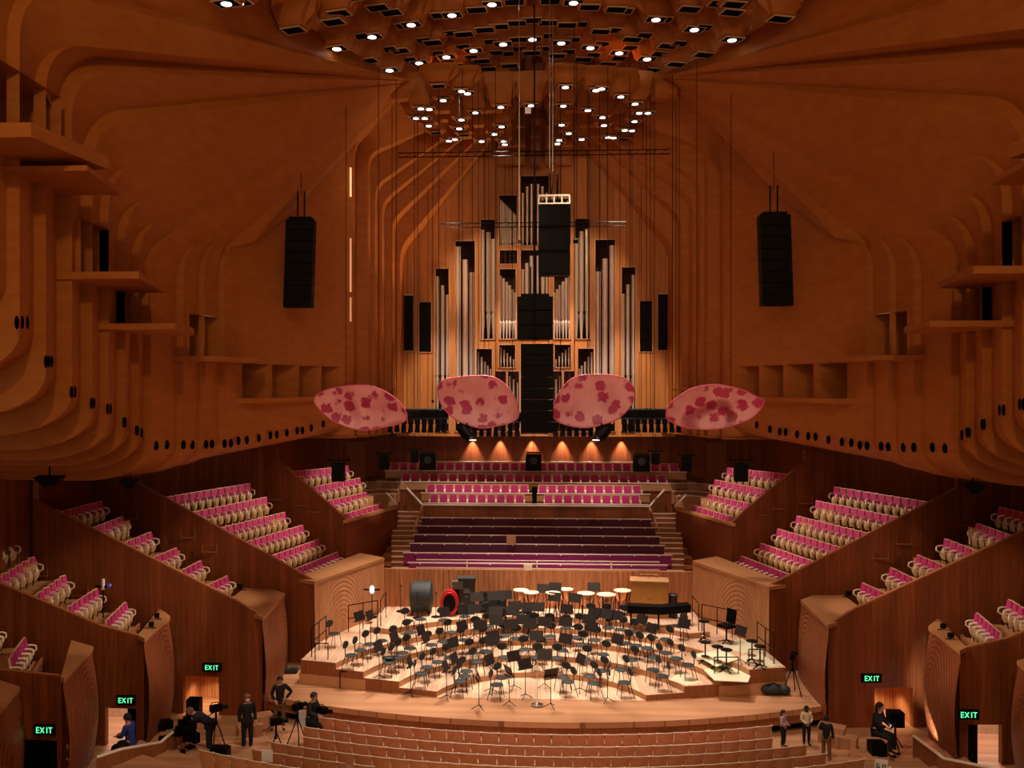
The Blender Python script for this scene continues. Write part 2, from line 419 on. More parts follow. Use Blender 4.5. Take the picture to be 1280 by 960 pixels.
# ================= ceiling crown of hanging scoops with downlights
crown = MB(); crown_in = MB()
lamp_spots = []
def scoop(c, wd, ht, dp, yaw, mb=None):
    """drooping plywood tongue: square foot at c, flaring up and back"""
    mb = mb or crown
    R = Matrix.Translation(Vector(c)) @ Matrix.Rotation(yaw, 4, 'Z')
    rows = []
    for k in range(9):
        t = k/8; w = wd/2*(1+.75*(3*t*t-2*t**3)*.9) ; bulge = -.16*math.sin(math.pi*min(1, t*1.15)) 
        rows.append([R @ Vector((x*w, -dp/2+bulge+.1*(abs(x)**3), ht*t)) for x in (-1,-.6,0,.6,1)])
    mb.grid(rows)
    for s in (-1, 1):
        side = []
        for k in range(9):
            t = k/8; w = wd/2*(1+.75*(3*t*t-2*t**3)*.9); bulge = -.16*math.sin(math.pi*min(1, t*1.15))
            side.append([R @ Vector((s*w, -dp/2+bulge+.1, ht*t)), R @ Vector((s*w, dp/2+.25*t, ht*t))])
        mb.grid(side)
    for s in (-1, 1):
        fin = []
        for k in range(11):
            t = k/10; w = wd/2*(1+.75*(3*t*t-2*t**3)*.9); y0 = -dp/2+.16
            fin.append([R @ Vector((s*w*.98, y0, ht*t)), R @ Vector((s*(w+.30*wd*math.sin(math.pi*t)**1.5*(1 if t < .5 else .7)+.02), y0+.06+.12*t, ht*t+.05))])
        mb.grid(fin)
    a = [R @ Vector((-wd/2,-dp/2,0)), R @ Vector((wd/2,-dp/2,0)), R @ Vector((wd/2,dp/2,0)), R @ Vector((-wd/2,dp/2,0))]
    mb.add(a, [(0,1,2,3)])
    b = [R @ Vector((-wd/2,dp/2,0)), R @ Vector((wd/2,dp/2,0)), R @ Vector((wd*.8,dp/2+.25,ht)), R @ Vector((-wd*.8,dp/2+.25,ht))]
    mb.add(b, [(0,1,2,3)])
def plate_protos():
    fr = MB(); fr.box((0,0,0), (1.0,1.0,.045)); rim = MB()
    for a in ((0,-.5,1.06,.045),(0,.5,1.06,.045),(-.5,0,.045,1.06),(.5,0,.045,1.06)): rim.box((a[0],a[1],-.01), (a[2],a[3],.05))
    return fr, rim
def make_plate(lit):
    e = empty('ceiling_downlight' if lit else 'ceiling_vent_panel')
    fr, rim = plate_protos(); fr.build('plate', M['matt'], e); rim.build('rim', M['birch'], e)
    if lit:
        MB().lathe([(.30,-.03),(.30,-.05),(.2,-.055)], n=18).build('lens', M['lamp'], e)
        MB().lathe([(.36,-.02),(.36,-.04)], n=18).build('bezel', M['chrome'], e)
    return e
PL = {}
counts = {}
def plate(c, wd, dp, yaw, lit, where, order):
    if lit not in PL: PL[lit] = o = make_plate(lit)
    else: o = copy_tree(PL[lit])
    o.location = (c[0], c[1], c[2]-.03); o.scale = (wd*.96, dp*.96, 1); o.rotation_euler = (0,0,yaw)
    for ch in o.children:
        if ch.name.startswith(('lens','bezel')): ch.scale = (1, wd/dp*1.0, 1) if wd < dp else (dp/wd, 1, 1)
    if lit: lamp_spots.append(Vector(c))
    if lit: tag(o, f'round glowing downlight in a black plate, {order} in the {where}', 'ceiling light', 'glowing downlights of the ceiling crown')
    else: tag(o, f'square black panel with pale rim, {order} in the {where}', 'ceiling panel', 'black panels of the ceiling crown')
# arcs of the upper crown: (px,py,lit) of every plate, grouped in arcs from the far edge to the front
UP = [
 ('rear arc overhead', [(512,97,0),(530,103,0),(576,86,0),(583,95,0),(610,85,0),(637,81,0),(694,80,0),(721,85,0),(749,90,0),(768,86,0),(806,105,0)]),
 ('second arc overhead', [(487,86,1),(560,80,0),(570,81,0),(589,74,0),(602,75,0),(620,68.5,0),(634,69.5,0),(650,63.5,0),(665,65,0),(679,63.5,0),(696,68.5,0),(710,67,0),(729,73,0),(742,71,0),(760,79,0),(774,75,0),(799,92,0),(815,90,0)]),
 ('middle arc overhead', [(460,74.5,0),(524,77,1),(512,77,0),(558,69.5,1),(547,69,0),(579,61,0),(592,61.5,1),(614,54.5,0),(629,53.5,1),(648,48,0),(665.5,47.5,1),(682,47.5,0),(701.5,52,1),(716,52,0),(738,58,1),(752.5,57.5,0),(774,64.5,1),(788,62,0),(809,72,1),(824,70,0),(845,79,0)]),
 ('fourth arc overhead', [(421,59,1),(487,64,0),(500,62,0),(530,53,0),(541,52,0),(565,44,0),(580,41.5,0),(606,36,0),(624,32,0),(646,27.5,0),(665,24,0),(685,27,0),(709,30,0),(725,33,0),(751,38,0),(767,40.5,0),(790,48,0),(806,47,0),(835,56,0),(850,57,0),(880,67,0)]),
 ('front arc overhead', [(367,36,0),(465,44,1),(452,48,0),(514,29,1),(505,35,0),(565,17,1),(549,22,0),(596,11,0),(615,3.5,1),(643,1,0),(688,0,0),(717,1.5,1),(737,7.5,0),(770,10.5,0),(781,16.5,0),(820,22.5,1),(830,27,0),(868,35,1),(880,37,0),(915,48,1),(975,22,0)]),
 ('foremost row overhead', [(424,15,0),(417,26,0),(472,8,0),(489,14,0),(448,-6,0),(298,1,1),(283,2,1),(900,3,0),(917,4,0),(862,10,0),(915,14,0),(930,-4,0),(840,-8,0)]),
]
AH = [13.0, 13.0, 13.0, 13.0, 13.0, 13.0]
for (nm, pts), zz in zip(UP, AH):
    pts = sorted(pts); cnt = {0:0, 1:0}
    tot = {0:sum(1 for p in pts if not p[2]), 1:sum(1 for p in pts if p[2])}
    for (px, py, lit) in pts:
        z = 12.9
        for _ in range(6):
            q = PZ(px, py, z+H); z = 13.0-.035*q.x*q.x
        q = PZ(px, py, z+H)
        big = 1 if lit or tot[0] < 8 else 1
        wd = .74; dp = .54
        yaw = -math.atan2(q.x, 52-q.y)*-1
        yaw = math.atan2(q.x, 52-q.y)
        near = [abs(px-p[0])+abs(py-p[1])*2 for p in pts if p[0] != px]
        small = (not lit) and any(abs(px-p[0]) < 17 and abs(py-p[1]) < 9 and p[0] != px and (p[2] or abs(p[0]-668) < abs(px-668)) for p in pts)
        if small: wd *= .8; z0 = q+Vector((0, 0, .12))
        else: z0 = q
        scoop(z0, wd*1.12, .95, dp, yaw)
        cnt[lit] += 1
        plate(z0, wd*.93, dp*.93, yaw, lit, nm, ordinal(cnt[lit])+' from left')
LOW = [
 ('lower left cluster', [(554,123.6,1),(577,112,1),(584.5,115,1),(526,134,1),(536.6,134.7,1),(520,146,1),(531,146,1),(536,155.6,1),(594,139,1),(576.6,148,1),(574,159,1),(561,174.5,1),(568.6,172.5,1),(602,175,1),(618,166,1),(629.5,175,1),(631,179,1),(627,156.6,1),(626,132,1),(545,165,0),(580,167.5,0),(548,106,0)]),
 ('lower right cluster', [(745,111,1),(752,109,1),(776,119,1),(794,128,1),(799,139.5,1),(810,139.5,1),(793,150,1),(781,161,1),(790,161.6,1),(735,136,1),(753,145,1),(755,155,1),(760,170,1),(767,170.6,1),(727,172.5,1),(711,165,1),(699,173.6,1),(697,178,1),(704,130.5,1),(702,154.5,1),(706.7,107,1),(664,130,1),(780,173,0)])]
for nm, pts in LOW:
    pts = sorted(pts); cnt = {0:0, 1:0}; done = []
    for (px, py, lit) in pts:
        q = PZ(px, py, 10.9+H); cnt[lit] += 1
        yaw = math.atan2(q.x, 52-q.y)
        if all((px-a)**2+(py-b)**2*3 > 200 for a, b in done):
            scoop(q+Vector((0,0,.03)), .8, .7+min(1.3,max(0,(py-108)/45)), .5, yaw*.6); done.append((px, py))
        plate(q, .5, .42, yaw*.6, lit, nm, ordinal(cnt[lit])+' from left')
# tapering tongues that close the crown behind the lower cluster
for (px, py, wd, ht) in ((505,125,.9,1.0),(560,140,1.2,1.8),(612,140,1,1.8),(600,158,1.1,2.2),(548,152,1.1,2.0),(588,172,1.1,2.4),
                     (828,125,.9,1.0),(775,140,1.2,1.8),(722,140,1,1.8),(735,158,1.1,2.2),(787,152,1.1,2.0),(747,172,1.1,2.4)):
    q = PZ(px, py, 11.2+H); scoop(q, wd, ht, .5, math.atan2(q.x, 52-q.y)*.6)
struct('ceiling_crown', crown, M['ply'], smooth=math.radians(35))
# spine and bays running back from the crown to the organ wall
sp = MB()
for k in range(5):
    y0 = 38.2+k*1.25; z0 = 12.6-.55*k
    for x0, x1 in ((-1.75,-.48),(.48,1.75)):
        sp.box(((x0+x1)/2, y0+.6, H+z0+.75), (x1-x0, .25, 1.5)); sp.box(((x0+x1)/2, y0+.1, H+z0+1.3), (x1-x0, 1.1, .12))
        n = 8; vs = []
        xm = (x0+x1)/2
        for i in range(n+1):
            th = math.pi*i/n; vs.append((xm+.55*math.cos(th), y0+.46, H+z0+.0+.34*math.sin(th)+.02))
        sp.slab(vs, (0,-.12,0))
struct('ceiling_bays', sp, M['plyv'])
sp = MB()
for k in range(6): sp.box((0, 38+k*1.1, H+12.4-.42*k+.6), (.42, .9, 1.6-.05*k))
struct('ceiling_spine', sp, M['dark'])
# ================= organ
YO = 44.3
def wx(px): return P(px, 480, YO).x
def wz(py): return P(668, py, YO).z
# (x0,x1,ytop,ybot) in picture units of the left half, mirrored about the middle of the hall
OL = [(543.5,562,334,540),(568.4,594.6,299.5,540),(600,619.5,273,424.5),(623,647,243,307.6),(623.5,647.5,311.7,330.5),(623.5,645.7,335,424.5),
      (594.6,616,435,540),(623,645,430,460),(618,633.5,463,540),(500.5,518,367,439),(523,540,376,440.7),(634,650,463,540)]
ops = []
for a, b, t, d in OL:
    x0, x1 = wx(a), wx(b)
    if a < 600 or d < 541: ops.append((x0, x1, wz(d), wz(t)))
    ops.append((-x1, -x0, wz(d), wz(t)))
ops += [(wx(650), -wx(650), wz(307.6), wz(219)), (wx(650), -wx(650), wz(424.5), wz(311.7)), (wx(650), -wx(650), wz(545), wz(430))]
ZB0, ZT0 = H-2.52, H+13.0
def holed(mb, x0, x1, z0, z1, y, th, holes):
    xs = sorted(set([x0, x1]+[v for h in holes for v in h[:2] if x0 < v < x1])); zs = sorted(set([z0, z1]+[v for h in holes for v in h[2:] if z0 < v < z1]))
    def inh(a, b): return any(h[0] < a < h[1] and h[2] < b < h[3] for h in holes)
    for i in range(len(xs)-1):
        for j in range(len(zs)-1):
            xm, zm = (xs[i]+xs[i+1])/2, (zs[j]+zs[j+1])/2
            if inh(xm, zm): continue
            mb.add([(xs[i],y,zs[j]),(xs[i+1],y,zs[j]),(xs[i+1],y,zs[j+1]),(xs[i],y,zs[j+1])], [(0,1,2,3)])
    for a, b, c, d in holes:
        c2 = max(c, z0)
        v = [(a,y,c2),(b,y,c2),(b,y,d),(a,y,d)]; mb.add(v+[(p[0],y+th,p[2]) for p in v], [(0,1,5,4),(1,2,6,5),(2,3,7,6),(3,0,4,7)])
organ = empty('pipe_organ', (0, YO, ZB0))
tag(organ, 'great pipe organ of silver pipes in a pale timber case above the choir seats', 'organ')
T = Matrix.Translation((0,-YO,-ZB0))
case = MB(); holed(case, -6.7, 6.7, ZB0, ZT0, YO, .22, ops); case.xf(T)
case.build('organ_case', M['plyv'], organ)
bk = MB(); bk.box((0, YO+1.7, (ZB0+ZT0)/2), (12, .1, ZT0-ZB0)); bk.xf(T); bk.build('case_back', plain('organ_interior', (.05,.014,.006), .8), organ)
gr = MB()
for a, b, c, d in ops:                    # slim pale frames
    t = .04
    if b-a > 2: continue
    for bx in ((a,a+t,max(c,ZB0),d),(b-t,b,max(c,ZB0),d),(a,b,d-t,d),(a,b,max(c,ZB0),max(c,ZB0)+t)):
        gr.box(((bx[0]+bx[1])/2, YO-.02, (bx[2]+bx[3])/2), (bx[1]-bx[0], .05, bx[3]-bx[2]))
gr.xf(T); gr.build('frame_trim', M['riserlight'], organ)
pipes = 0
def pipe(x, zb, zt, r, mouth=None, y=YO+.25):
    global pipes
    pr = [(r*.35, zb), (r*.35, zb+.02)]
    if mouth is not None: pr += [(r, mouth-.02), (r*1.02, mouth), (r*1.02, mouth+.05), (r*.8, mouth+.07), (r*.8, mouth+.2), (r, mouth+.22)]
    else: pr += [(r, zb+.3)]
    pr += [(r, zt-.03), (r*1.04, zt-.02), (r*1.04, zt), (r*.9, zt), (r*.9, zt-.1)]
    m = MB().lathe(pr, (x, y, 0), 14); m.xf(T); m.build('organ_pipe', M['pipe'], organ, smooth=math.radians(40)); pipes += 1
def pset(lst, ybot, rad, mouth=None, y=YO+.25, mirror=True):
    for px, pt in lst:
        x = wx(px); args = (wz(ybot), wz(pt), rad, wz(mouth)-.1 if mouth else None, y)
        pipe(x, *args)
        if mirror: pipe(-x, *args)
pset([(546.5,344),(552.8,355.7),(559,367.5)], 530, .095, 472)
pset([(572,307),(581,323.4),(590,339.6)], 530, .15, 520)
pset([(603,286),(610.4,289),(616.8,297.6)], 424, .115, 392)
pset([(625.5+2.1*i,247+2.2*i) for i in range(10)], 307, .03, None, YO+.4)
pset([(625.3,344),(629.3,347),(633.2,351.5),(637,356),(640.8,361),(644,365)], 424, .07, 401)
pset([(653.5,240),(659,232),(664.5,229)], 307, .07, None)
pset([(653,336),(658.5,328),(664.3,319)], 424, .085, None)
pset([(597.5,440),(601.7,446),(605.8,452),(609.8,457),(613,461)], 530, .05, None)
pset([(626,434),(630,437),(634,441),(638,445),(642,449)], 459, .04, None)
pset([(637,470),(642,474),(647,478)], 530, .05, None)
hn = MB()
for i in range(4):
    for j in range(3):
        for s in (-1, 1):
            hn.lathe([(.03,-.1),(.035,0),(.07,.12),(.075,.13)], (s*wx(626+5.6*i), YO+.2, wz(327-6*j)), 10)
hn.xf(T); hn.build('small_horns', plain('dark_pewter', (.12,.1,.09), .35, .8), organ, smooth=True)
sb = MB()
for a, b, t, d in OL[9:11]:
    for s in (1,-1):
        x = s*(wx(a)+wx(b))/2; sb.box((x, YO+.35, (wz(t)+wz(d))/2), (wx(b)-wx(a)-.06, .3, wz(t)-wz(d)-.06))
        for k in range(5): sb.box((x, YO+.17, wz(d)+.3+k*.55), (.34, .08, .4))
sb.xf(T); sb.build('side_loudspeaker', M['black'], organ)
st = MB(); st.box((wx(648.7), YO+.02, (wz(219)+wz(425))/2), (.13, .1, wz(219)-wz(425))); st.xf(T); st.build('post', M['plyv'], organ)

# ================= acoustic petals
def petal_mat(name, dark, vein, seed):
    m, nt, b = new_mat(name); N = nt.nodes; L = nt.links
    tc = N.new('ShaderNodeTexCoord'); mp = N.new('ShaderNodeMapping'); mp.inputs['Location'].default_value = (seed,seed*.7,0); mp.inputs['Scale'].default_value = (1,.35,1)
    L.new(tc.outputs['Object'], mp.inputs[0])
    vo = N.new('ShaderNodeTexVoronoi'); vo.inputs['Scale'].default_value = 1.9; vo.inputs['Randomness'].default_value = .75; vo.distance = 'MINKOWSKI'; vo.inputs['Exponent'].default_value = 3
    nz = N.new('ShaderNodeTexNoise'); nz.inputs['Scale'].default_value = 5; L.new(mp.outputs[0], nz.inputs['Vector'])
    ad = N.new('ShaderNodeVectorMath'); ad.operation = 'MULTIPLY_ADD'; L.new(nz.outputs['Color'], ad.inputs[0]); ad.inputs[1].default_value = (.3,.3,.3); L.new(mp.outputs[0], ad.inputs[2])
    L.new(ad.outputs[0], vo.inputs['Vector'])
    cr = N.new('ShaderNodeValToRGB'); e = cr.color_ramp.elements
    e[0].position = .30; e[0].color = (*dark,1); e[1].position = .38; e[1].color = (.93,.42,.42,1)
    L.new(vo.outputs['Distance'], cr.inputs['Fac'])
    n2 = N.new('ShaderNodeTexNoise'); n2.inputs['Scale'].default_value = 1.1; L.new(mp.outputs[0], n2.inputs['Vector'])
    c2 = N.new('ShaderNodeValToRGB'); c2.color_ramp.elements[0].position = .35; c2.color_ramp.elements[0].color = (.55,.07,.13,1); c2.color_ramp.elements[1].position = .6; c2.color_ramp.elements[1].color = (1,1,1,1)
    L.new(n2.outputs['Fac'], c2.inputs['Fac'])
    mx = N.new('ShaderNodeMix'); mx.data_type = 'RGBA'; mx.blend_type = 'MULTIPLY'; mx.inputs['Factor'].default_value = .3
    L.new(cr.outputs['Color'], mx.inputs[6]); L.new(c2.outputs['Color'], mx.inputs[7])
    wv = N.new('ShaderNodeTexWave'); wv.wave_type = 'RINGS'; wv.inputs['Scale'].default_value = .4; wv.inputs['Distortion'].default_value = 2.5; wv.inputs['Detail'].default_value = 1
    L.new(mp.outputs[0], wv.inputs['Vector'])
    c3 = N.new('ShaderNodeValToRGB'); c3.color_ramp.elements[0].position = .0; c3.color_ramp.elements[0].color = (*vein,1); c3.color_ramp.elements[1].position = .06; c3.color_ramp.elements[1].color = (1,1,1,1)
    L.new(wv.outputs['Fac'], c3.inputs['Fac'])
    m2 = N.new('ShaderNodeMix'); m2.data_type = 'RGBA'; m2.blend_type = 'MULTIPLY'; m2.inputs['Factor'].default_value = .8
    L.new(mx.outputs[2], m2.inputs[6]); L.new(c3.outputs['Color'], m2.inputs[7])
    L.new(m2.outputs[2], b.inputs['Base Color']); b.inputs['Roughness'].default_value = .45
    return m
def petal(out, Y, tilt, label, mat, sag=.28):
    """out: outline in picture units; a dished shell of real thickness"""
    pts = [P(a, b, Y) for a, b in out]; c = sum(pts, Vector())/len(pts)
    # smooth closed outline
    n = len(pts); sm = []
    for i in range(n):
        p0, p1, p2, p3 = pts[i-1], pts[i], pts[(i+1)%n], pts[(i+2)%n]
        for k in range(5):
            t = k/5; sm.append(.5*((2*p1)+(p2-p0)*t+(2*p0-5*p1+4*p2-p3)*t*t+(3*p1-p0-3*p2+p3)*t**3))
    rings = 8; V = []; mb = MB(); N_ = len(sm)
    e = empty('acoustic_petal', c)
    def pt(r, p, o):
        q = (p-c)*r; q.y = sag*(1-r*r)+o-(q.z)*tilt; return q
    for o in (0, .05):
        base = len(mb.v); mb.v.append(tuple(pt(0, c, o)))
        for r in range(1, rings+1): mb.v += [tuple(pt(r/rings, p, o)) for p in sm]
        for i in range(N_): mb.f.append((base, base+1+i, base+1+(i+1)%N_))
        for r in range(rings-1):
            for i in range(N_):
                a = base+1+r*N_; mb.f.append((a+i, a+(i+1)%N_, a+N_+(i+1)%N_, a+N_+i))
    e1 = 1+(rings-1)*N_; tot = 1+rings*N_
    edge = MB()
    o1 = [mb.v[e1+i] for i in range(N_)]; o2 = [mb.v[tot+e1+i] for i in range(N_)]
    for i in range(N_): mb.f.append((e1+i, e1+(i+1)%N_, tot+e1+(i+1)%N_, tot+e1+i))
    mb.build('shell', mat, e, smooth=math.radians(50))
    edge.tube(o1+[o1[0]], .022, 6, caps=False); edge.build('rim', plain('petal_rim', (.75,.12,.2), .4), e, smooth=True)
    hang = MB()
    for s in (-.6, .6): hang.tube([(s, .15, .3), (s, .15, 11.5+H-c.z)], .012, 5)
    hang.build('suspension_wire', M['black'], e)
    tag(e, label, 'acoustic reflector', 'pink acoustic petals above the stage'); return e
YP = 33.0
pm1 = petal_mat('petal_print_deep', (.50,.03,.12), (.5,.1,.15), 3.1); pm2 = petal_mat('petal_print_rose', (.52,.04,.13), (.45,.15,.2), 7.4)
petal([(393,499),(410,487),(440,482),(470,484),(495,498),(507,515),(505,527),(480,534),(450,538),(420,529),(402,515)], YP, .35, 'magenta leaf-shaped acoustic reflector, far left of the four petals', pm1)
petal([(547,488),(556,475),(590,470),(618,472),(638,488),(648,510),(645,525),(620,533),(598,535),(570,525),(553,508)], YP+.3, .2, 'rose petal reflector with plum blotches, just left of the hanging black speakers', pm2)
petal([(691,510),(701,488),(717,472),(745,468),(778,472),(793,488),(788,508),(770,525),(740,534),(715,533),(695,525)], YP+.3, .2, 'rose petal reflector with plum blotches, just right of the hanging black speakers', petal_mat('petal_print_pale', (.55,.045,.14), (.45,.15,.2), 11.9))
petal([(833,517),(840,502),(865,485),(895,481),(925,487),(945,496),(955,502),(945,519),(925,530),(895,537),(860,535),(838,526)], YP, .35, 'magenta and cream petal reflector, far right of the four petals', petal_mat('petal_print_cream', (.60,.04,.12), (.4,.05,.1), 5.3))

# ================= hanging loudspeakers
def cab(mb, px0, px1, py0, py1, Y, d):
    a = P(px0, py1, Y); b = P(px1, py0, Y); mb.box(((a.x+b.x)/2, Y+d/2, (a.z+b.z)/2), (b.x-a.x, d, b.z-a.z)); return a, b
def hung_array(px0, px1, py0, py1, Y, n, lean, label, top=None, group=None):
    a = P(px0, py1, Y); b = P(px1, py0, Y); cx = (a.x+b.x)/2; wd = b.x-a.x; ht = b.z-a.z
    e = empty('hanging_loudspeaker', (cx, Y, a.z)); tag(e, label, 'loudspeaker', group)
    hh = ht/n
    for k in range(n):
        z = ht-hh*(k+.5); m = MB(); m.box((-lean*(k/n-.5), 0, z), (wd, .5, hh*.94), ry=0, rx=-.04*(n-k)/n)
        m.box((-lean*(k/n-.5), -.26, z), (wd*.9, .03, hh*.75)); m.build('cabinet', M['black'], e)
    m = MB()
    m.box((lean*.5, 0, ht+.06), (wd*.8, .4, .07))
    for s in (-1, 1): m.box((lean*.5+s*wd*.12, 0, ht+.55), (.05, .05, 1.0))
    m.build('flying_frame', M['black'], e)
    m = MB(); m.tube([(lean*.5, 0, ht+.9), (lean*.5, 0, (top or H+11.6)-a.z)], .014, 5); m.build('hoist_chain', M['black'], e)
    return e
hung_array(357.5,392,275,385,33.0,8,.1,'tall black line array of loudspeakers hanging before the left birch wall', top=H+8.2)
hung_array(950,988,269,383,33.0,8,-.1,'tall black line array of loudspeakers hanging before the right birch wall', top=H+8.2)
up_ = hung_array(673,712,255,346,32.6,3,0,'broad black loudspeaker cluster hanging in front of the organ, upper of the central two')
m = MB(); wd = 1.1
z0 = P(690,246,32.6).z-P(690,346,32.6).z
m.box((0,0,z0), (wd,.5,.06)); m.box((0,0,z0-.28), (wd,.5,.05))
for s in (-.5,-.25,0,.25,.5): m.box((s*wd*.98,-.2,z0-.14), (.05,.05,.26))
m.tube([(0,0,z0+.05),(.02,0,z0+.4),(0,0,z0+.75),(0,0,z0+1.1)], [.12,.09,.05,.02], 8)
m.build('rigging_bumper', M['chrome'], up_)
lo_ = hung_array(646.5,691,371,425,32.0,3,0,'black loudspeaker block hanging before the organ, lower of the central two')
m = MB(); a = P(651,545,32.0); b = P(691,425,32.0)
arr = hung_array(651,691.5,430,541,32.2,8,0,'long black line array below the central block, reaching down between the petals', top=P(670,426,32.2).z)
for ch in list(arr.children):
    if ch.name.startswith('flying_frame'): bpy.data.objects.remove(ch)
# black lighting trusses
def truss(px0, px1, py0, py1, Y, label, n):
    a = P(px0, py1, Y); b = P(px1, py0, Y); L_ = b.x-a.x
    e = empty('lighting_truss', ((a.x+b.x)/2, Y, a.z)); tag(e, label, 'lighting truss', 'black lighting trusses above the stage')
    m = MB(); h = (b.z-a.z)
    m.box((0,0,h*.8),(L_,.34,h*.32))
    for y in (-.2, .2):
        for z in (h, h*.6): m.tube([(-L_/2, y, z), (L_/2, y, z)], .03, 5)
    for k in range(int(L_/.3)+1):
        x = -L_/2+k*.3; m.tube([(x,-.2,h),(x+.15,.2,h*.6)], .015, 4); m.tube([(x,-.2,h*.6),(x+.15,-.2,h)], .015, 4)
    m.build('truss_frame', M['black'], e)
    for k in range(n):
        x = -L_/2+(k+.5)*L_/n; l = MB(); l.box((x, 0, h*.5), (L_/n*.7, .3, h*.3)); l.tube([(x,-.05,h*.35),(x,-.12,0)], [.07,.1], 8)
        l.build('spotlight', M['black'], e)
        MB().lathe([(.07,-.012),(.07,-.016)], (x,-.12,0), 8).build('spotlight_lens', plain('truss_lens', (.35,.4,.5), .1), e) if k%2 == 0 else None
    m = MB()
    for s in (-.35, .35): m.tube([(s*L_, 0, h), (s*L_, 0, H+11.3-a.z)], .012, 4)
    m.build('truss_cable', M['black'], e)
truss(484,560,512,540,34.0,'black truss of small lamps between the two left petals',9)
truss(776,852,512,540,34.0,'black truss of small lamps between the two right petals',9)
truss(580,651,516,545,34.6,'black truss of lamps low behind the rose petal left of centre',8)
truss(690,760,516,545,34.6,'black truss of lamps low behind the rose petal right of centre',8)
for px, py, lab in ((584,540,'black spotlight hanging below the petal left of centre, aimed at the choir'),(752,540,'black spotlight hanging below the petal right of centre, aimed at the choir')):
    c = P(px, py+4, 33.4); e = empty('hanging_spotlight', c); tag(e, lab, 'spotlight')
    s = 1 if px < 600 else -1
    MB().tube([(-.2*s,.1,.25),(0,0,0),(.18*s,-.1,-.12)], [.2,.22,.17], 12).build('housing', M['black'], e, smooth=math.radians(40))
    MB().lathe([(.14,0),(.14,-.02)], (.2*s,-.12,-.16), 12).build('lens', plain('spot_lens',(.9,.85,.8),.1,0,(1,.9,.8),2), e)
    MB().tube([(0,0,.2),(0,0,.45)], .03, 6).build('bracket', M['black'], e)
# thin battens and cables
def batten(px0, px1, py, Y, lab):
    a = P(px0, py, Y); b = P(px1, py, Y); e = empty('rigging_batten', ((a.x+b.x)/2, Y, a.z)); tag(e, lab, 'batten'); L_ = b.x-a.x
    m = MB()
    for dz in (-.09, .09): m.tube([(-L_/2,0,dz),(L_/2,0,dz)], .022, 5)
    for k in range(int(L_/.35)): m.tube([(-L_/2+k*.35,0,-.09),(-L_/2+k*.35+.17,0,.09)], .01, 4)
    m.build('batten_tubes', M['black'], e)
    m = MB()
    for s in (-.4,-.15,.15,.4): m.tube([(s*L_,0,.1),(s*L_,0,H+11.2-a.z)], .01, 4)
    m.build('batten_wire', M['black'], e)
batten(497,838,194,38.0,'long thin black batten slung across under the crown')
batten(551,782,282,39.5,'shorter dark batten slung across the organ front')
CB = [(490,150,540,38),(518,170,512,36),(522,160,512,36),(541,195,500,40),(574,100,500,34),(598,70,470,34),(606,120,470,36),(611,120,480,38),(649,0,300,30),(668,60,420,31.6),(718,60,300,33),(721,100,300,33),(735,90,480,36),(737,90,480,36),(775,160,505,38),(790,150,500,38),(808,160,510,36),(813,160,510,36),(818,160,512,36),(845,140,520,38),(849,160,520,37),(687,0,210,31),(691,0,215,31.4)]
for k, (px, y0, y1, Y) in enumerate(CB):
    a = P(px, y0, Y); b = P(px, y1, Y); a.z = H+11.6 if y0 > 60 else H+13
    r = .028 if px in (668,) else .013
    m = MB().tube([(0,0,0),(0,0,a.z-b.z)], r, 5); m.lathe([(.05,-.12),(.05,0)], n=8)
    o = m.build('rigging_cable', M['black'] if px not in (649,687,691) else M['chrome'], None, loc=b)
    tag(o, f'thin vertical rigging cable before the organ, {ordinal(k+1 if k < 21 else (9 if k == 21 else 10))} counted from left' if False else f'thin vertical rigging cable hanging before the organ, {ordinal(sorted(c[0] for c in CB).index(px)+1)} from the left', 'cable', 'rigging cables before the organ')
# ================= lower hall: brush-box walls, boxes, terraces
ZF = 0.0                       # stalls floor
ZS = 0.7                       # stage floor
def V3(px, py, Y): return P(px, py, Y)
def wallband(pts, zb, th=.18, mb=None):
    """pts: wall head points along the wall; down to zb, with thickness to the far side"""
    mb = mb or MB()
    for a, b in zip(pts, pts[1:]):
        a = Vector(a); b = Vector(b); d = Vector((b.x-a.x, b.y-a.y, 0)).normalized(); n = Vector((-d.y, d.x, 0))
        if n.y < 0 and abs(n.y) > .2: n = -n
        elif abs(n.y) <= .2 and n.x*(a.x+b.x) < 0: n = -n
        off = n*th
        mb.slab([(a.x,a.y,zb),(b.x,b.y,zb),(b.x,b.y,b.z),(a.x,a.y,a.z)], off)
    return mb
def caprail(pts, r=.035):
    return MB().tube([Vector(p)+Vector((0,.05,.03)) for p in pts], r, 6)
walls = MB(); caps = MB(); 
# wall heads (left side, mirrored for the right)
W1 = [V3(296,560,38.9), V3(345,560,38.3), V3(345.2,573,38.3), V3(358,585,38.2), V3(433,650,37.5)]
W2 = [V3(100,560,34.6), V3(172,560,33.8), V3(172.3,604,33.8), V3(200,620,33.5), V3(393,727,32.9)]
W3 = [V3(-40,560,30.6), V3(41,560,30.2), V3(41.3,622,30.0), V3(68,638,29.9), V3(295,752,29.5), V3(328,772,29.4)]
W4 = [V3(-260,640,27.3), V3(0,731,27.0), V3(127,784,26.85), V3(180,798,26.8)]
W5 = [V3(-260,815,24.2), V3(0,839,24.0), V3(77,847,23.7)]
for w, zb in ((W1, 1.0), (W2, 0), (W5, 0)): wallband(w, zb, .18, walls)
for w, a in ((W1,3),(W2,3),(W3,3),(W4,0),(W5,0)): caps.tube([Vector(p)+Vector((0,.06,.03)) for p in w[a:]], .04, 6)
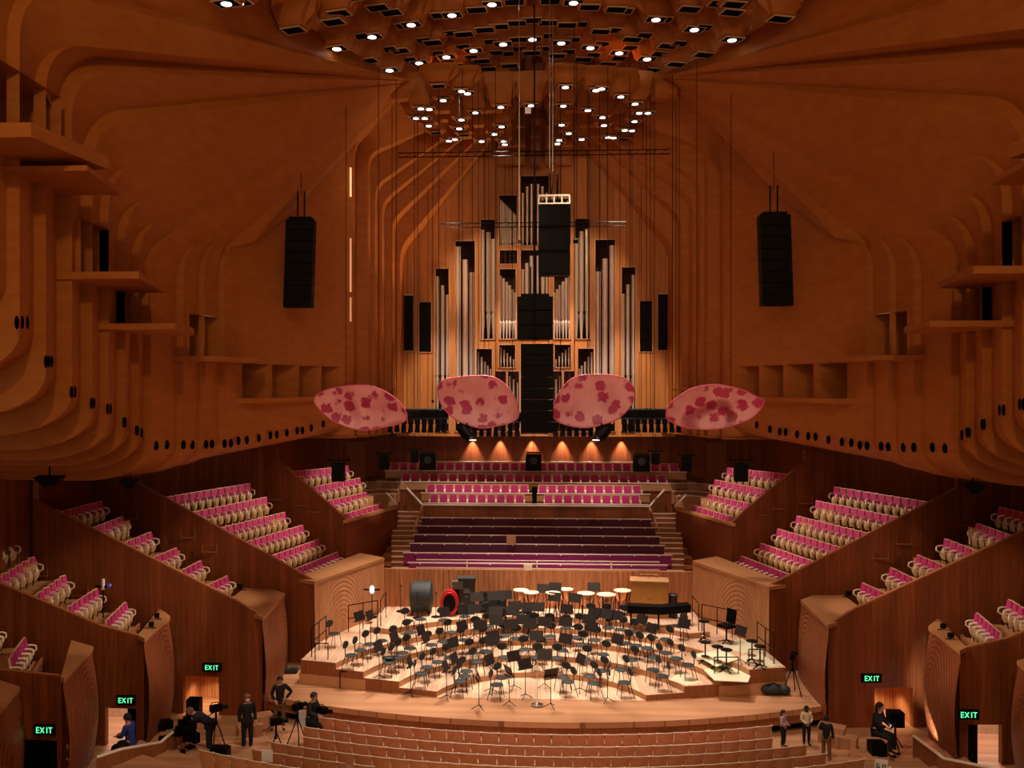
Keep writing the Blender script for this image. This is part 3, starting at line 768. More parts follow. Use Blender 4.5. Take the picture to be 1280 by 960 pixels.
# walls 3 and 4 hold doorways
def doorwall(w, dx0, dx1, dh, mb, th=.18):
    for a, b in zip(w, w[1:]):
        if b.x <= dx0 or a.x >= dx1: wallband([a, b], 0, th, mb); continue
        def at(x): t = (x-a.x)/(b.x-a.x); return a.lerp(b, t)
        if a.x < dx0: wallband([a, at(dx0)], 0, th, mb)
        if b.x > dx1: wallband([at(dx1), b], 0, th, mb)
        c, d = at(max(dx0, a.x)), at(min(dx1, b.x))
        wallband([c, d], dh, th, mb)
d3 = (P(226,850,29.4).x, P(272,850,29.4).x, P(250,846,29.5).z)
d4 = (P(131,880,26.8).x, P(170,880,26.8).x, P(155,886,26.8).z)
doorwall(W3, *d3, walls); doorwall(W4, *d4, walls)
# end faces of the boxes towards the stage (carved, slightly bowed)
def podface(p0, p1, zt, zb, bow, mb):
    rows = []
    n = 9
    for i in range(n+1):
        t = i/n; base = Vector((p0[0]+(p1[0]-p0[0])*t, p0[1]+(p1[1]-p0[1])*t, 0)); d = Vector((p1[0]-p0[0], p1[1]-p0[1], 0)).normalized(); nn = Vector((d.y, -d.x, 0))
        r = []
        for j in range(13):
            s = j/12; b_ = bow*math.sin(math.pi*min(1, s*1.1))*math.sin(math.pi*(.15+.7*t))
            r.append(base+nn*b_+Vector((0,0,zb+(zt-zb)*s)))
        rows.append(r)
    mb.grid(rows)
pod_c = {}
def pod(name, A, B, C, D, z, zb, bow, centre, col=((.15,.032,.009),(.23,.055,.016)), topm='podtop'):
    """ledge A (near-left) B (near tip) C (far tip) D (far-left); face between B and C"""
    for s in (1, -1):
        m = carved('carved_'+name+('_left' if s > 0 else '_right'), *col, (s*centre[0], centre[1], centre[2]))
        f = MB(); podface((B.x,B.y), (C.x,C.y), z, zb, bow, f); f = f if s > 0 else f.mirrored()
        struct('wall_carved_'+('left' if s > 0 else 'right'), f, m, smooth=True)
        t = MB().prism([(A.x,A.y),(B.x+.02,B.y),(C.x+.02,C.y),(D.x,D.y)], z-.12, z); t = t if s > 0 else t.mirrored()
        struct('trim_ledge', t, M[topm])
def Zp(px, py, z): return PZ(px, py, z+H)
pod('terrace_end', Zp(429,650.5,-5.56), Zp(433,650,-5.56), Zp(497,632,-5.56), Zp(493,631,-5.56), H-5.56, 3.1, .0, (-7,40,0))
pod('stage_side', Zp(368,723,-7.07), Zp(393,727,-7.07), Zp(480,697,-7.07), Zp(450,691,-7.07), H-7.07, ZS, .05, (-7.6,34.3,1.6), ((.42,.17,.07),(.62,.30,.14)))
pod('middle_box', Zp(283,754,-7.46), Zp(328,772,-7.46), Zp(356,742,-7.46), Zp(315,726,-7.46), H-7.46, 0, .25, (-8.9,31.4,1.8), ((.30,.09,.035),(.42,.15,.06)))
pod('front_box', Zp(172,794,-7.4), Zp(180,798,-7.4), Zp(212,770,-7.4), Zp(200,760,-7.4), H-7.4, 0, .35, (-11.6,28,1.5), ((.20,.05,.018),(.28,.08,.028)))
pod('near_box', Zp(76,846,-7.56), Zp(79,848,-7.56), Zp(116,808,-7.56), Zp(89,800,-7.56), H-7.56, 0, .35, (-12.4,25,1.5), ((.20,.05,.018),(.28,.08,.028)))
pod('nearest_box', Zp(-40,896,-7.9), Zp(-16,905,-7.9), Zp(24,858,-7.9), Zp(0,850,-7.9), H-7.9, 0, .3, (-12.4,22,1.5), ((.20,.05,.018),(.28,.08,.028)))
both('wall_brushbox', walls, M['dark'])
both('trim_parapet', caps, M['darkcap'])
# outer walls behind everything
ow = MB()
ow.box((-17.2, 30, 4.2), (.2, 36, 8.4)); 
ow.box((-11.7, 43, 4.5), (.2, 9, 8.4))
ow.box((-14.5, 39.4, 4.2), (6, .2, 8.4))
both('wall_outer', ow, M['dark'])
bwm = MB(); bwm.box((0, 47.4, 4.5), (23.6, .2, 8.4)); struct('wall_back', bwm, M['dark'])
# little niches (foot lights) let into the walls
tr = MB()
for px, py, Y in ((163,648,33.7),(235,672,33.35),(262,690,33.25),(115,662,33.9),(345,625,38.1),(376,632,37.9),(395,640,37.75),(50,720,29.9),(100,745,29.8)):
    c = P(px, py, Y); tr.box((c.x, c.y-.03, c.z), (.55, .04, .05)); tr.box((c.x-.27, c.y-.02, c.z+.14), (.02,.03,.3)); tr.box((c.x+.27, c.y-.02, c.z+.14), (.02,.03,.3))
both('trim_footlight', tr, M['riserface'])
for px, dx, lab in ((433,457,''),):
    for s in (-1, 1):
        a = P(433, 598, 47.3); b = P(457, 552, 47.3); m = MB(); m.box((s*abs((a.x+b.x)/2), 47.27, (a.z+b.z)/2), (b.x-a.x, .08, b.z-a.z)); struct('door_%d' % (1 if s < 0 else 2), m, M['riserface'])

# ---------- the box seat: pale folded seat under a plum back
def make_seat(name):
    e = empty(name)
    MB().box((0,.0,.62), (.50,.05,.50), rx=-.14).box((0,-.0,.20), (.07,.10,.40)).build('shell', M['birch'], e)
    m = MB(); m.box((0,-.045,.655), (.405,.05,.39), rx=-.14); m.build('back_pad', M['plum'], bpy.data.objects[[c.name for c in e.children][0]])
    rows = []
    for k in range(7):
        t = k/6; y = -.17-.05*math.sin(math.pi*t)-.05*t; z = .13+.33*t; wv = .205*(.80+.20*math.sin(math.pi*min(1,t*.7+.25)))
        rows.append([(-wv, y+.06, z), (-wv*.6, y, z), (0, y-.02, z), (wv*.6, y, z), (wv, y+.06, z)])
    m = MB(); m.grid(rows); m.grid([[(a[0], a[1]+.07, a[2]) for a in r] for r in rows]); m.build('folded_seat', M['seatply'], e, smooth=math.radians(50))
    for s in (-1, 1):
        m = MB(); m.tube([(s*.25, .02, .60), (s*.25, -.20, .60), (s*.25, -.30, .56), (s*.25, -.31, .44), (s*.25,-.2,.36)], .03, 6); m.build('armrest', M['arm'], e)
        m = MB(); m.tube([(s*.25,-.2,.36),(s*.25,-.16,0)], .018, 5); m.build('support', M['black'], e)
    return e
SEAT = None
nseat = 0
BS = .94
def put_seat(loc, rz, sx, lab, cat, grp, name='box_chair', proto=None):
    global SEAT, nseat
    if SEAT is None: SEAT = o = make_seat(name)
    else: o = copy_tree(SEAT); 
    o.name = name; o.location = loc; o.rotation_euler = (0,0,rz); o.scale = (sx, BS, BS); nseat += 1
    tag(o, lab, cat, grp); return o
# rows: (near px, near py, far px, far py, seats); heads of the backs
BLK = {
 'terrace':  (38.35, 41.3, [(362,590,432,583,10),(385,610,447,598,9),(406,627,455,616,8),(429,643,474,630,8)]),
 'upper':    (34.0, 37.1, [(203,622,309,605,13),(237,641,330,622,12),(271,661,353,641,12),(299,680,376,657,12),(330,698,396,675,11),(364,713,420,691,11)]),
 'middle':   (30.2, 32.2, [(75,640,124,627,7),(110,662,150,647,6),(147,682,186,666,6),(183,701,218,686,6),(218,718,249,702,6),(253,735,282,721,6)]),
 'front':    (27.45, 29.0, [(-42,697,12,674,6),(-2,722,40,697,6),(43,745,79,720,6),(88,757,119,737,6),(135,774,156,754,6)]),
 'near':     (24.2, 25.9, [(-26,806,-8,783,5),(13,822,30,799,5)])}
WHERE = {'terrace':'terrace beside the choir', 'upper':'box beside the stage', 'middle':'box with the ledge next to the stage corner', 'front':'box above the exit door', 'near':'lowest box'}
WH = {'terrace':'back terrace', 'upper':'wide stage-side box', 'middle':'middle box', 'front':'box above exit', 'near':'lowest box'}
MAXY = {'terrace':46,'upper':37.4,'middle':32.85,'front':29.35,'near':26.75}
treads = MB(); fronts = MB()
def wall_y(w, x):
    w = sorted(w, key=lambda p: p[0])
    if x <= w[0].x: return w[0].y
    for a, b in zip(w, w[1:]):
        if a.x <= x <= b.x: return a.y+(b.y-a.y)*(x-a.x)/max(1e-6, b.x-a.x)
    return w[-1].y
BW = {'terrace':(W1,None),'upper':(W2,W1),'middle':(W3,W2),'front':(W4,W3),'near':(W5,W4)}
def clampy(key, x, y, a=.2, b=.02):
    n_, f_ = BW[key]; y = max(y, wall_y(n_, x)+a)
    return min(y, wall_y(f_, x)-b) if f_ else y
for key, (Yn, Yf, rws) in BLK.items():
    geo = []
    for (a, b, c, d, n) in rws:
        geo.append((P(a, b, Yn)-Vector((0,0,.80*1.0)), P(c, d, Yf)-Vector((0,0,.80)), n))
    for ri, (pn, pf, n) in enumerate(geo):
        pf = pf.copy(); zz = (pn.z+pf.z)/2; slope = 0
        u = (pf-pn); L_ = Vector((u.x,u.y,0)).length; ud = Vector((u.x,u.y,0)).normalized(); face = Vector((ud.y,-ud.x,0))   # towards the stage
        sp_ = L_/(n-1) if n > 1 else .5
        # tread under the row: from behind this row to the next row
        nx = geo[ri+1] if ri+1 < len(geo) else None
        wd = max(.45, (Vector((nx[0].x-pn.x, nx[0].y-pn.y, 0)).dot(face))) if nx else .95
        ext_n = .35; ext_f = 1.1 if key in ('upper','middle','front') else .5
        a = pn-ud*ext_n-face*.10; b = pf+ud*ext_f-face*.10
        z0 = pn.z; z1 = pf.z; ext_f = min(ext_f, max(.05, (MAXY[key]-pf.y)/max(.2,ud.y)-.1)); b = pf+ud*ext_f-face*.10
        if nx is None: wd = .5
        zt = nx[0].z if nx else z0
        q = [(a.x,a.y,z0),(b.x,b.y,z1),(b.x+face.x*wd,b.y+face.y*wd,z1),(a.x+face.x*wd,a.y+face.y*wd,z0)]
        q = [(x_, clampy(key, x_, y_), z_) for x_, y_, z_ in q]
        treads.slab(q, (0,0,-.5 if nx else -.25))
        # low timber screen in front of the row behind
        pa = a+face*(wd-.04); pb = b+face*(wd-.04); pa.y = clampy(key, pa.x, pa.y); pb.y = clampy(key, pb.x, pb.y, .2, .08)
        if nx is None or key in ('middle','front','near'):
            fronts.slab([(pa.x,pa.y,z0),(pb.x,pb.y,z1),(pb.x,pb.y,z1+.10),(pa.x,pa.y,z0+.10)], face*.06)
        for side in (1, -1):
            for k in range(n):
                t = k/(n-1) if n > 1 else .5; c = pn.lerp(pf, t); c.y = clampy(key, c.x, c.y, .3, .1)
                rz = math.atan2(face.y, face.x)+math.pi/2
                if side < 0: c = Vector((-c.x, c.y, c.z)); rz = -rz
                px_, py_ = proj(c)
                if px_ < -20 or px_ > 1300: continue
                rowname = 'top' if ri == 0 else 'bottom' if ri == len(rws)-1 else ordinal(ri+1)
                lab = f"plum seat, {ordinal(k+1)} from parapet, {rowname} row of {WH[key]}, {'left' if side > 0 else 'right'} side"
                lab = lab.replace(' at picture edge','').replace('the near parapet','parapet').replace(' by the exit','')
                put_seat(c, rz, sp_/.52*.98, lab, 'chair', 'plum box seats on the %s of the hall' % ('left' if side > 0 else 'right'))
both('floor_terrace', treads, M['tread'])
both('trim_screen', fronts, M['darkcap'])

# ================= choir stalls behind the stage
YB = 37.4
ZBW = P(668,713,YB).z
sw = MB()
n = 60
sw.add([], [])
w0, w1 = P(482,713,YB).x-.3, -P(482,713,YB).x+.3
rows = []
for i in range(401):
    x = w0+(w1-w0)*i/400; y = YB-.03*abs(math.sin(i*.5))
    rows.append([(x, y, ZS+.5), (x, y, ZBW)])
sw.grid(rows); sw.box((0, YB+.15, ZBW/2+.6), (w1-w0, .2, ZBW-1.2-.02)); struct('wall_stage_back', sw, M['stagewall'])
benchY = [37.75,38.65,39.55,40.45,41.35,42.25]
benchT = [705,692.5,680.5,669.5,658.5,648]
benchL = [511,505,513,518,522,527]
tb = MB()
prevz = None
names = ['front','second','third','fourth','fifth','rearmost']
for k in range(6):
    Y = benchY[k]; zt = P(668, benchT[k], Y).z; xl = P(benchL[k], 650, Y).x; zf = zt-.42
    e = empty('choir_bench', (0, Y, zf)); tag(e, f"long deep-plum choir bench with a pale top rail, {['front','second','third','fourth','fifth','sixth'][k]} row above the stage", 'bench', 'plum choir benches')
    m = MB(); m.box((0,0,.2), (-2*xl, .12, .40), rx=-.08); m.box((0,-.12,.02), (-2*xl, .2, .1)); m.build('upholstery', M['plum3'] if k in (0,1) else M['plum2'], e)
    m = MB(); m.box((0,.02,.42), (-2*xl+.1, .07, .035))
    m.build('top_rail', M['rail'], e)
    for j in range(11):
        if k == 0 and j % 3: continue
        b_ = MB(); x = -xl*(-1+2*(j+.5)/11); b_.box((x,-.07,.40), (.05,.04,.05)); b_.build('rail_bracket', M['arm'], e)
    tb.box((0, Y+.27, (zf-.1)/2+1.2), (-2*xl+2.4, .88, zf-.1-2.4))
m = MB(); a = P(516,706,37.5); b = P(820,706,37.5)
e = empty('front_rail', (0,37.48,a.z-.1)); tag(e, 'long double white rail in front of the lowest choir bench', 'rail')
for zz in (0, .17+.15): MB().box((0,0,zz), (b.x-a.x,.04,.035)).build('bar', M['rail'], e)
for x in (-2.85, 0, 3.0): MB().box((x,0,.1), (.05,.05,.45)).build('post', M['rail'], e)
o = MB().box((0,0,0),(.34,.03,.26)).box((0,-.02,0),(.28,.01,.2)).build('notice_board', plain('cream_card', (.72,.66,.45), .6), None, loc=(P(660,709,37.45).x,37.4,P(660,709,37.45).z)); tag(o,'small cream panel fixed to the middle of the white choir rail','panel')
o = MB().box((0,0,0),(.40,.04,.36)).box((-.13,-.03,0),(.02,.02,.34)).build('timber_panel', M['tread'], None, loc=(P(639,675,39.4).x,39.38,P(639,675,39.4).z)); tag(o,'small brown timber panel set into the third plum choir bench','panel')
# dark balcony front and the seat rows above
zt = P(668,632.5,43.1).z; zb = P(668,650,43.1).z
xl = P(529,640,43.1).x
bf = MB(); bf.box((0,43.15,(zt+zb)/2-.3), (-2*xl,.14,zt-zb+.6)); 
struct('trim_balcony', bf, M['dark'])
ROWS = [(43.75,622,537,800,22),(44.65,609.5,533,802,23),(45.55,596,502,833,28),(46.45,582,488,848,31)]
rl = MB(); rf = MB(); rl.box((0,43.1,zt+.02), (-2*xl+.1,.1,.05))
for r, (Y, py, x0, x1, n) in enumerate(ROWS):
    zh = P(668, py, Y).z; zf = zh-.62
    tb.box((0, Y+.05, zf/2+1.5), (17.0 if r > 1 else -2*xl, .9, zf-3.0))
    rf.box((0, Y-.42, zf+.18), (P(x1,600,Y).x-P(x0,600,Y).x+.5, .05, .36)); rl.box((0, Y-.42, zf+.38), (P(x1,600,Y).x-P(x0,600,Y).x+.6, .09, .04))
    a = P(x0,600,Y).x; b = P(x1,600,Y).x
    for k in range(n):
        x = a+(b-a)*(k+.5)/n
        if r < 2 and abs(x-P(666,600,Y).x) < .3: continue
        lab = f"plum choir seat, {ordinal(k+1)} from left in the {['lowest','second','third','top'][r]} row under the organ"
        put_seat((x, Y, zf-.06), 0, (b-a)/n/.52*.98, lab, 'chair', 'plum choir seats under the organ', name='choir_chair')
rl.box((0,47.0,P(668,577.5,47).z), (P(812,600,47).x-P(520,600,47).x, .08, .06))
struct('trim_rail_choir', rl, M['arm']); struct('trim_row_fronts', rf, M['tread'])
struct('floor_choir', tb, M['dark'])
# lectern-like aisle post
o = MB().box((0,0,.35),(.22,.22,.7)).box((0,-.02,.78),(.26,.24,.2)).build('aisle_post', M['black'], None, loc=(P(668,620,43.6).x,43.4,P(668,632,43.4).z)); tag(o,'small dark post at the gap in the middle of the choir seats','post')
# stair flights each side of the benches
stm = MB(); nos = MB()
for k in range(13):
    t = k/12; Y = 37.6+5.6*t; zz = P(505,718,37.6).z+(P(505,640,43.2).z-P(505,718,37.6).z)*t
    xa = P(492,650,Y).x-.1-.0*t; xb = P(benchL[min(5,int(t*6))],650,Y).x
    stm.box(((xa+xb)/2, Y+.25, zz-.5), (xb-xa, .5, 1.0)); nos.box(((xa+xb)/2, Y+.02, zz+.01), (xb-xa, .07, .03))
both('floor_stair', stm, M['riserface']); both('trim_stair_nosing', nos, M['arm'])
# slanting walls and white rails at the head of the stairs
sl = MB(); wr = MB()
A0 = P(527,632,43.1); A1 = P(515,612,44.6); B0 = P(512,640,42.6)
sl.slab([(A0.x,A0.y,A0.z-1.2),(A0.x,A0.y,A0.z),(A1.x-.3,44.8,A1.z),(A1.x-.3,44.8,A1.z-1.2)], (.08,0,0))
sl.slab([(A0.x,A0.y,A0.z),(A0.x-.35,41.0,A0.z-1.3),(A0.x-.35,41.0,A0.z-2.4),(A0.x,A0.y,A0.z-1.4)], (.08,0,0))
wr.tube([(A0.x+.04,A0.y,A0.z+.04),(A1.x-.26,44.8,A1.z+.04)], .05, 6); wr.tube([P(497,632,42)+Vector((0,0,.05)), P(483,617,43.3)+Vector((0,0,.05))], .05, 6)
for j, (ya, yb) in enumerate(((601.5,603),(611,612),(617,617))):
    Y = 45.6-.8*j; wr.tube([P(452,ya+2,Y), P(475,ya,Y), P(503-5*j,yb,Y)], .03, 5)
    a = P(452,ya,Y); b = P(503-4*j,ya,Y); sl.box(((a.x+b.x)/2, Y+.3, a.z-.35), (b.x-a.x, .5, .6))
both('wall_stairhead', sl, M['tread']); both('trim_stairhead_rail', wr, M['arm'])

# ================= stage
def arcpts(r, a0, a1, n, c=(0,28.0)):
    return [(c[0]+r*math.cos(a0+(a1-a0)*k/n), c[1]+r*math.sin(a0+(a1-a0)*k/n)) for k in range(n+1)]
# front arc of the apron: sides further back than the middle
RA = 21.9
def apron_y(x): return 27.55+RA-math.sqrt(RA*RA-x*x)
ap = [(-9.0+18.0*k/36, apron_y(-9.0+18.0*k/36)) for k in range(37)]
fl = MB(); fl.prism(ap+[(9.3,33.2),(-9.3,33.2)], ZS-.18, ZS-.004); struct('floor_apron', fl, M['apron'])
f2 = MB(); fr = [(x, y+.06) for x, y in ap]
f2.prism(fr+[(9.0,30),(-9.0,30)], .25, ZS-.1); struct('trim_apron_face', f2, M['riserface'])
f2 = MB(); f2.prism([(x,y+.3) for x, y in ap]+[(9.0,30),(-9.0,30)], 0, .25); struct('trim_apron_gap', f2, M['matt'])  # matt black stands for the dark gap under the apron front
# low steps at the apron front
for s in (-1, 1):
    px = 560 if s < 0 else 832
    c = P(px, 908, 27.6); m = MB(); m.box((c.x, apron_y(c.x)-.2, .3), (1.05, .34, .06)); m.box((c.x, apron_y(c.x)-.2, .14), (1.0, .3, .28)); struct('trim_stage_step', m, M['apron'])
# platform
def cutline(x): return 29.5+max(0,(abs(x)-3.3))*.25+ (0 if abs(x) < 3.3 else 0)
fl = MB(); pts = [(-8.0,30.68),(-3.3,29.5),(3.3,29.5),(8.0,30.68),(7.6,33.4),(6.3,37.45),(-6.3,37.45),(-7.6,33.4)]
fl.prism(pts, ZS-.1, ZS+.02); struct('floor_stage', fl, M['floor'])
RR = [3.67, 4.95, 6.2, 7.2, 8.1]
ZT = [ZS+.2, ZS+.4, ZS+.6, ZS+.8, ZS+1.0]
XO = [4.55, 5.75, 6.75, 8.1, 6.1]          # how far each riser reaches sideways
def tier_poly(k):
    r = RR[k]; pts = []
    # inner arc from left end to right end, cut at the diagonal front
    def cut(s):
        for q in range(2000):
            th = math.pi-q*.001; x, y = r*math.cos(th), 28+r*math.sin(th)
            if y > cutline(x): return th
    th0 = cut(-1)
    inner = arcpts(r, th0, math.pi-th0, 40)
    return inner
def tier(k):
    inner = tier_poly(k)
    if k < 4:
        xo = XO[3] if True else 0
        L = (-8.05, cutline(8.05)); R = (8.05, cutline(8.05))
        outer = [R, (7.85, 32.9), (6.25, 37.45), (-6.25, 37.45), (-7.85, 32.9), L]
    else:
        inner = [p for p in inner if p[1] > 33.7]
        outer = [(6.3,34.2),(6.25,37.45),(-6.25,37.45),(-6.3,34.2)]
    return inner+outer
for k in range(5):
    pl = tier_poly(k) if k < 4 else None
    m = MB(); poly = tier(k)
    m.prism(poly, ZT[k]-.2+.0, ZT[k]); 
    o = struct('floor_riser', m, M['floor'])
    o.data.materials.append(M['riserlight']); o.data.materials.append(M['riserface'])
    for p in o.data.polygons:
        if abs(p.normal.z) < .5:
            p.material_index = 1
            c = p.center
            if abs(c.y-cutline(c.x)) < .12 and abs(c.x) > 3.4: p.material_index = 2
# front faces below the outer risers: dark band over pale base
# pale base under the outer ends of the risers
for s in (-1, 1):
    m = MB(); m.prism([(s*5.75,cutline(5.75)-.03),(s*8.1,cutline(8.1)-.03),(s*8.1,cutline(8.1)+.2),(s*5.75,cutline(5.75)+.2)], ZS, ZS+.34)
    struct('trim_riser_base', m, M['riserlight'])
def level_at(x, y):
    r = math.hypot(x, y-28); k = -1
    if y < cutline(x): return ZS
    for i in range(5):
        if r > RR[i]: k = i
    if k == 4 and y < 33.7: k = 3
    return ZS+.02 if k < 0 else ZT[k]
def on_stage(px, py, h):
    best = None
    for z in (ZS+.02, *ZT):
        q = PZ(px, py, z+h); l = level_at(q.x, q.y); d = abs(l-z)
        if best is None or d < best[0]-1e-4: best = (d, q, l)
    q = best[1]; return Vector((q.x, min(q.y, 37.0), best[2]))
tier_name = {0:'the flat floor round the podium'}
def tname(z):
    i = min(range(6), key=lambda k: abs((ZS+.02 if k == 0 else ZT[k-1])-z))
    return ['the flat floor round the podium','the lowest riser','the second riser','the third riser','the fourth riser','the back platform'][i]
def face_podium(p): return math.atan2(29.2-p.y, -.1-p.x)+math.pi/2     # local -y looks at the podium
# ---- orchestra chair
def make_chair():
    e = empty('orchestra_chair')
    m = MB(); m.lathe([(.14,.44),(.21,.455),(.215,.475),(.19,.49),(.1,.495)], n=14)
    m.v = [(x*1.02, y*.98, z) for x, y, z in m.v]; m.build('seat_pad', M['blackpad'], e, smooth=math.radians(50))
    m = MB(); n = 16; rows = []
    pts = []
    for k in range(n): th = 2*math.pi*k/n; pts.append((.19*math.cos(th), .20+.02*abs(math.cos(th)), .80+.125*math.sin(th)))
    m.slab([(x, y-.02*abs(x)/.19*2, z) for x, y, z in pts], (0, .035, 0)); m.build('backrest', M['blackpad'], e)
    MB().tube([(0,.12,.44),(0,.21,.48),(0,.225,.78)], .016, 6).build('back_stem', M['black'], e)
    for sx, sy in ((-1,-1),(1,-1),(-1,1),(1,1)):
        MB().tube([(sx*.15, sy*.14, .45), (sx*.20, sy*(.19 if sy < 0 else .26), 0)], .012, 6).build('leg', M['black'], e)
    return e
CH = [(417.5,792),(438.7,819),(450.6,813),(462.5,805),(477,801),(496,799),(512.5,790.6),(510,776),(526,774),(486,827.5),(503,816),(513,810.4),(496,822),(526,842),
 (534,834),(547.5,827.5),(539,806),(554,801.5),(580,800),(562.5,822),(590,816),(607.5,814),(596,834),(583,839),(580.6,845),(575,851.5),(630,828),(627,847),(621,855),(655.6,812),(631,794),(606,799),
 (672,828.5),(676,812.5),(696,829),(703,846),(710,852),(737,845),(742,854),(750.6,838.5),(730.6,831),(776,843.7),(780.6,853),(789,825),(754,818),(727,813),(703,813),(743,800),(757,800),(782.5,804),(795,807),(809,810),(721,796.5),(688,795),(666,795),(816,837),
 (818,829),(828,845),(871,842),(860,831),(846,823),(832,816),(832,799),(815,796.5),(856,791),(850,783),(581,770.6),(564,790.6),(611,782.5),(632.5,776),(660,776),(627.5,787),(555,775),(609,769),(627,766),(646,768),(668,765),(684,767.5),(705,767.5),(737.5,770),(777,772),(687,783),(707,785),(667,782),(741,783),(757,770),(760,784),(801,775),(818,780),(646,798),(596,787),(722,783),(776,787),(790,790)]
chp = sorted([(on_stage(a, b, .47), a, b) for a, b in CH], key=lambda t: t[1])
used = []; c0 = make_chair(); first = True; cnt = {}
for p, a, b in chp:
    if any((p-u).length < .42 for u in used) or (795 < a < 862 and b < 782) or (p.y > 35.35 and 645 < a < 780): continue
    used.append(p); tn = tname(p.z); cnt[tn] = cnt.get(tn, 0)+1
    o = c0 if first else copy_tree(c0); first = False
    o.location = p; o.rotation_euler = (0,0,face_podium(p)+random.uniform(-.12,.12))
    tag(o, f"black oval-backed orchestra chair, {ordinal(cnt[tn])} from left on {tn}", 'chair', 'orchestra chairs on the stage')
# ---- music stands
def make_stand():
    e = empty('music_stand')
    m = MB(); m.box((0,0,1.09), (.50,.02,.34), rx=.35); m.build('desk', M['standdesk'], e)
    m = MB(); m.box((0,-.03,.93), (.50,.07,.015)); m.build('desk_lip', M['standdesk'], e)
    m = MB(); m.tube([(0,.03,.12),(0,.03,.6),(0,.03,1.05)], [.014,.012,.009], 6); m.build('pole', M['black'], e)
    for k in range(3):
        th = k*2*math.pi/3+.5; MB().tube([(0,.03,.14),(.24*math.cos(th),.03+.24*math.sin(th),.012)], .012, 5).build('foot', M['black'], e)
    return e
SDL = [(449,777),(462.5,769),(494,795.6),(526,787.5),(514,826),(473,815),(532,804),(564,801),(575.6,822),(557,831),(597.5,842),(612,824),(635.6,837.5),(642,820),(656,830),(615,807),(670.6,801),(705.6,805),(681,818),(728,823),(689,840.6),(760.6,834),(772,799),
 (555.6,765),(579,762),(592.5,761),(596,752.5),(617,751),(631,750.6),(642,756),(616,763),(620,775),(641,770),(659,774),(600,781),(577.5,782),(638,787),(614,794),(662.5,786),(679,742),(694,740),(742.5,740),(693,752.5),(719,754),(681,777),(707,777),(688,786),(736,774),(757.5,774),(771,775.6),(736,790.6),(802.5,774),(814,777.5),(742,764),(855,779),(926,788.5),(660,757),(672,759),(708,762)]
s0 = make_stand(); first = True; cnt = {}; su = []
for a, b in sorted(SDL):
    p = on_stage(a, b, 1.09)
    if any((p-u).length < .3 for u in su): continue
    for u in used:                        # never inside a chair
        d = Vector((p.x-u.x, p.y-u.y, 0))
        if d.length < .34: p = p+(d.normalized() if d.length > .01 else Vector((1,0,0)))*(.36-d.length)
    p.z = level_at(p.x, p.y)
    su.append(p); tn = tname(p.z); cnt[tn] = cnt.get(tn, 0)+1
    o = s0 if first else copy_tree(s0); first = False
    o.location = p; o.rotation_euler = (0,0,face_podium(p)+math.pi+random.uniform(-.25,.25))
    tag(o, f"black music stand, {ordinal(cnt[tn])} from left on {tn}", 'music stand', 'music stands on the stage')
# ---- stools
def make_stool():
    e = empty('bass_stool')
    MB().lathe([(.12,.70),(.19,.715),(.195,.745),(.15,.76)], n=16).build('seat', M['black'], e, smooth=math.radians(40))
    MB().tube([(0,0,.1),(0,0,.71)], .025, 8).build('column', M['black'], e)
    MB().lathe([(.14,.24),(.15,.25),(.14,.26)], n=14).build('foot_ring', M['chrome'], e)
    for k in range(4):
        th = k*math.pi/2+.4; MB().tube([(0,0,.14),(.27*math.cos(th),.27*math.sin(th),.015)], .018, 6).build('foot', M['black'], e)
    return e
t0 = make_stool()
for i, (a, b) in enumerate([(881.6,802),(897,807.5),(908,819),(940,800.5),(950,807),(880,776)]):
    p = on_stage(a, b, .75); o = t0 if i == 0 else copy_tree(t0); o.location = p
    tag(o, f"tall round black stool on the right-hand risers, {['first','third','fourth','fifth','rightmost','second'][i] if i != 0 else 'leftmost'} of six from the left" if i not in (0,5) else ("tall round black stool on the right-hand risers, nearest the music stands" if i == 0 else "round black stool beside the railing at the back right of the stage"), 'stool', 'tall stools at stage right')
# pale floor mats on the right risers
for i, (q, lab) in enumerate([([(868,818),(900,812),(925,823),(895,834)],'rearmost'),([(880,838),(905,829),(943,833),(935,853),(893,851)],'nearest the riser edge'),([(900,806),(930,797),(956,806),(930,818)],'beside the rail'),([(925,822),(950,812),(978,832),(948,836)],'rightmost'),([(836,850),(850,841),(880,853),(858,857)],'frontmost')]):
    c = on_stage(sum(a for a, b in q)/len(q), sum(b for a, b in q)/len(q), 0); z = c.z
    pts = [PZ(a, b, z) for a, b in q]; m = MB(); m.prism([(p.x-c.x, p.y-c.y) for p in pts], .002, .012)
    o = m.build('floor_mat', plain('cream_mat', (.80,.74,.50), .7), None, loc=c); tag(o, f'thin cream sheet lying on the right-hand risers, {lab}', 'floor sheet', 'cream sheets on the right risers')
# ---- railings
def hoop(px0, px1, py, label, z=None, h=.55, yoff=0, mid=False):
    a = on_stage(px0, py, 0); b = on_stage(px1, py, 0); e = empty('guard_rail', a); d = b-a; d.z = 0
    MB().tube([(0,0,h), tuple(d+Vector((0,0,h)))], .018, 6).build('top_bar', M['black'], e)
    for t in (0, 1): MB().tube([tuple(d*t), tuple(d*t+Vector((0,0,h)))], .018, 6).build('post', M['black'], e)
    if mid: MB().tube([(0,0,h*.5), tuple(d+Vector((0,0,h*.5)))], .014, 6).build('middle_bar', M['black'], e)
    tag(e, label, 'railing', 'low black railings round the stage'); return e
hoop(394,410,832,'low black hoop rail at the outer front corner of the left risers')
hoop(425,454,845,'low black hoop rail on the front edge of the left risers, next to the first')
hoop(893,923,850,'low black hoop rail on the front edge of the right risers')
hoop(936,955,840,'low black hoop rail at the outer front corner of the right risers')
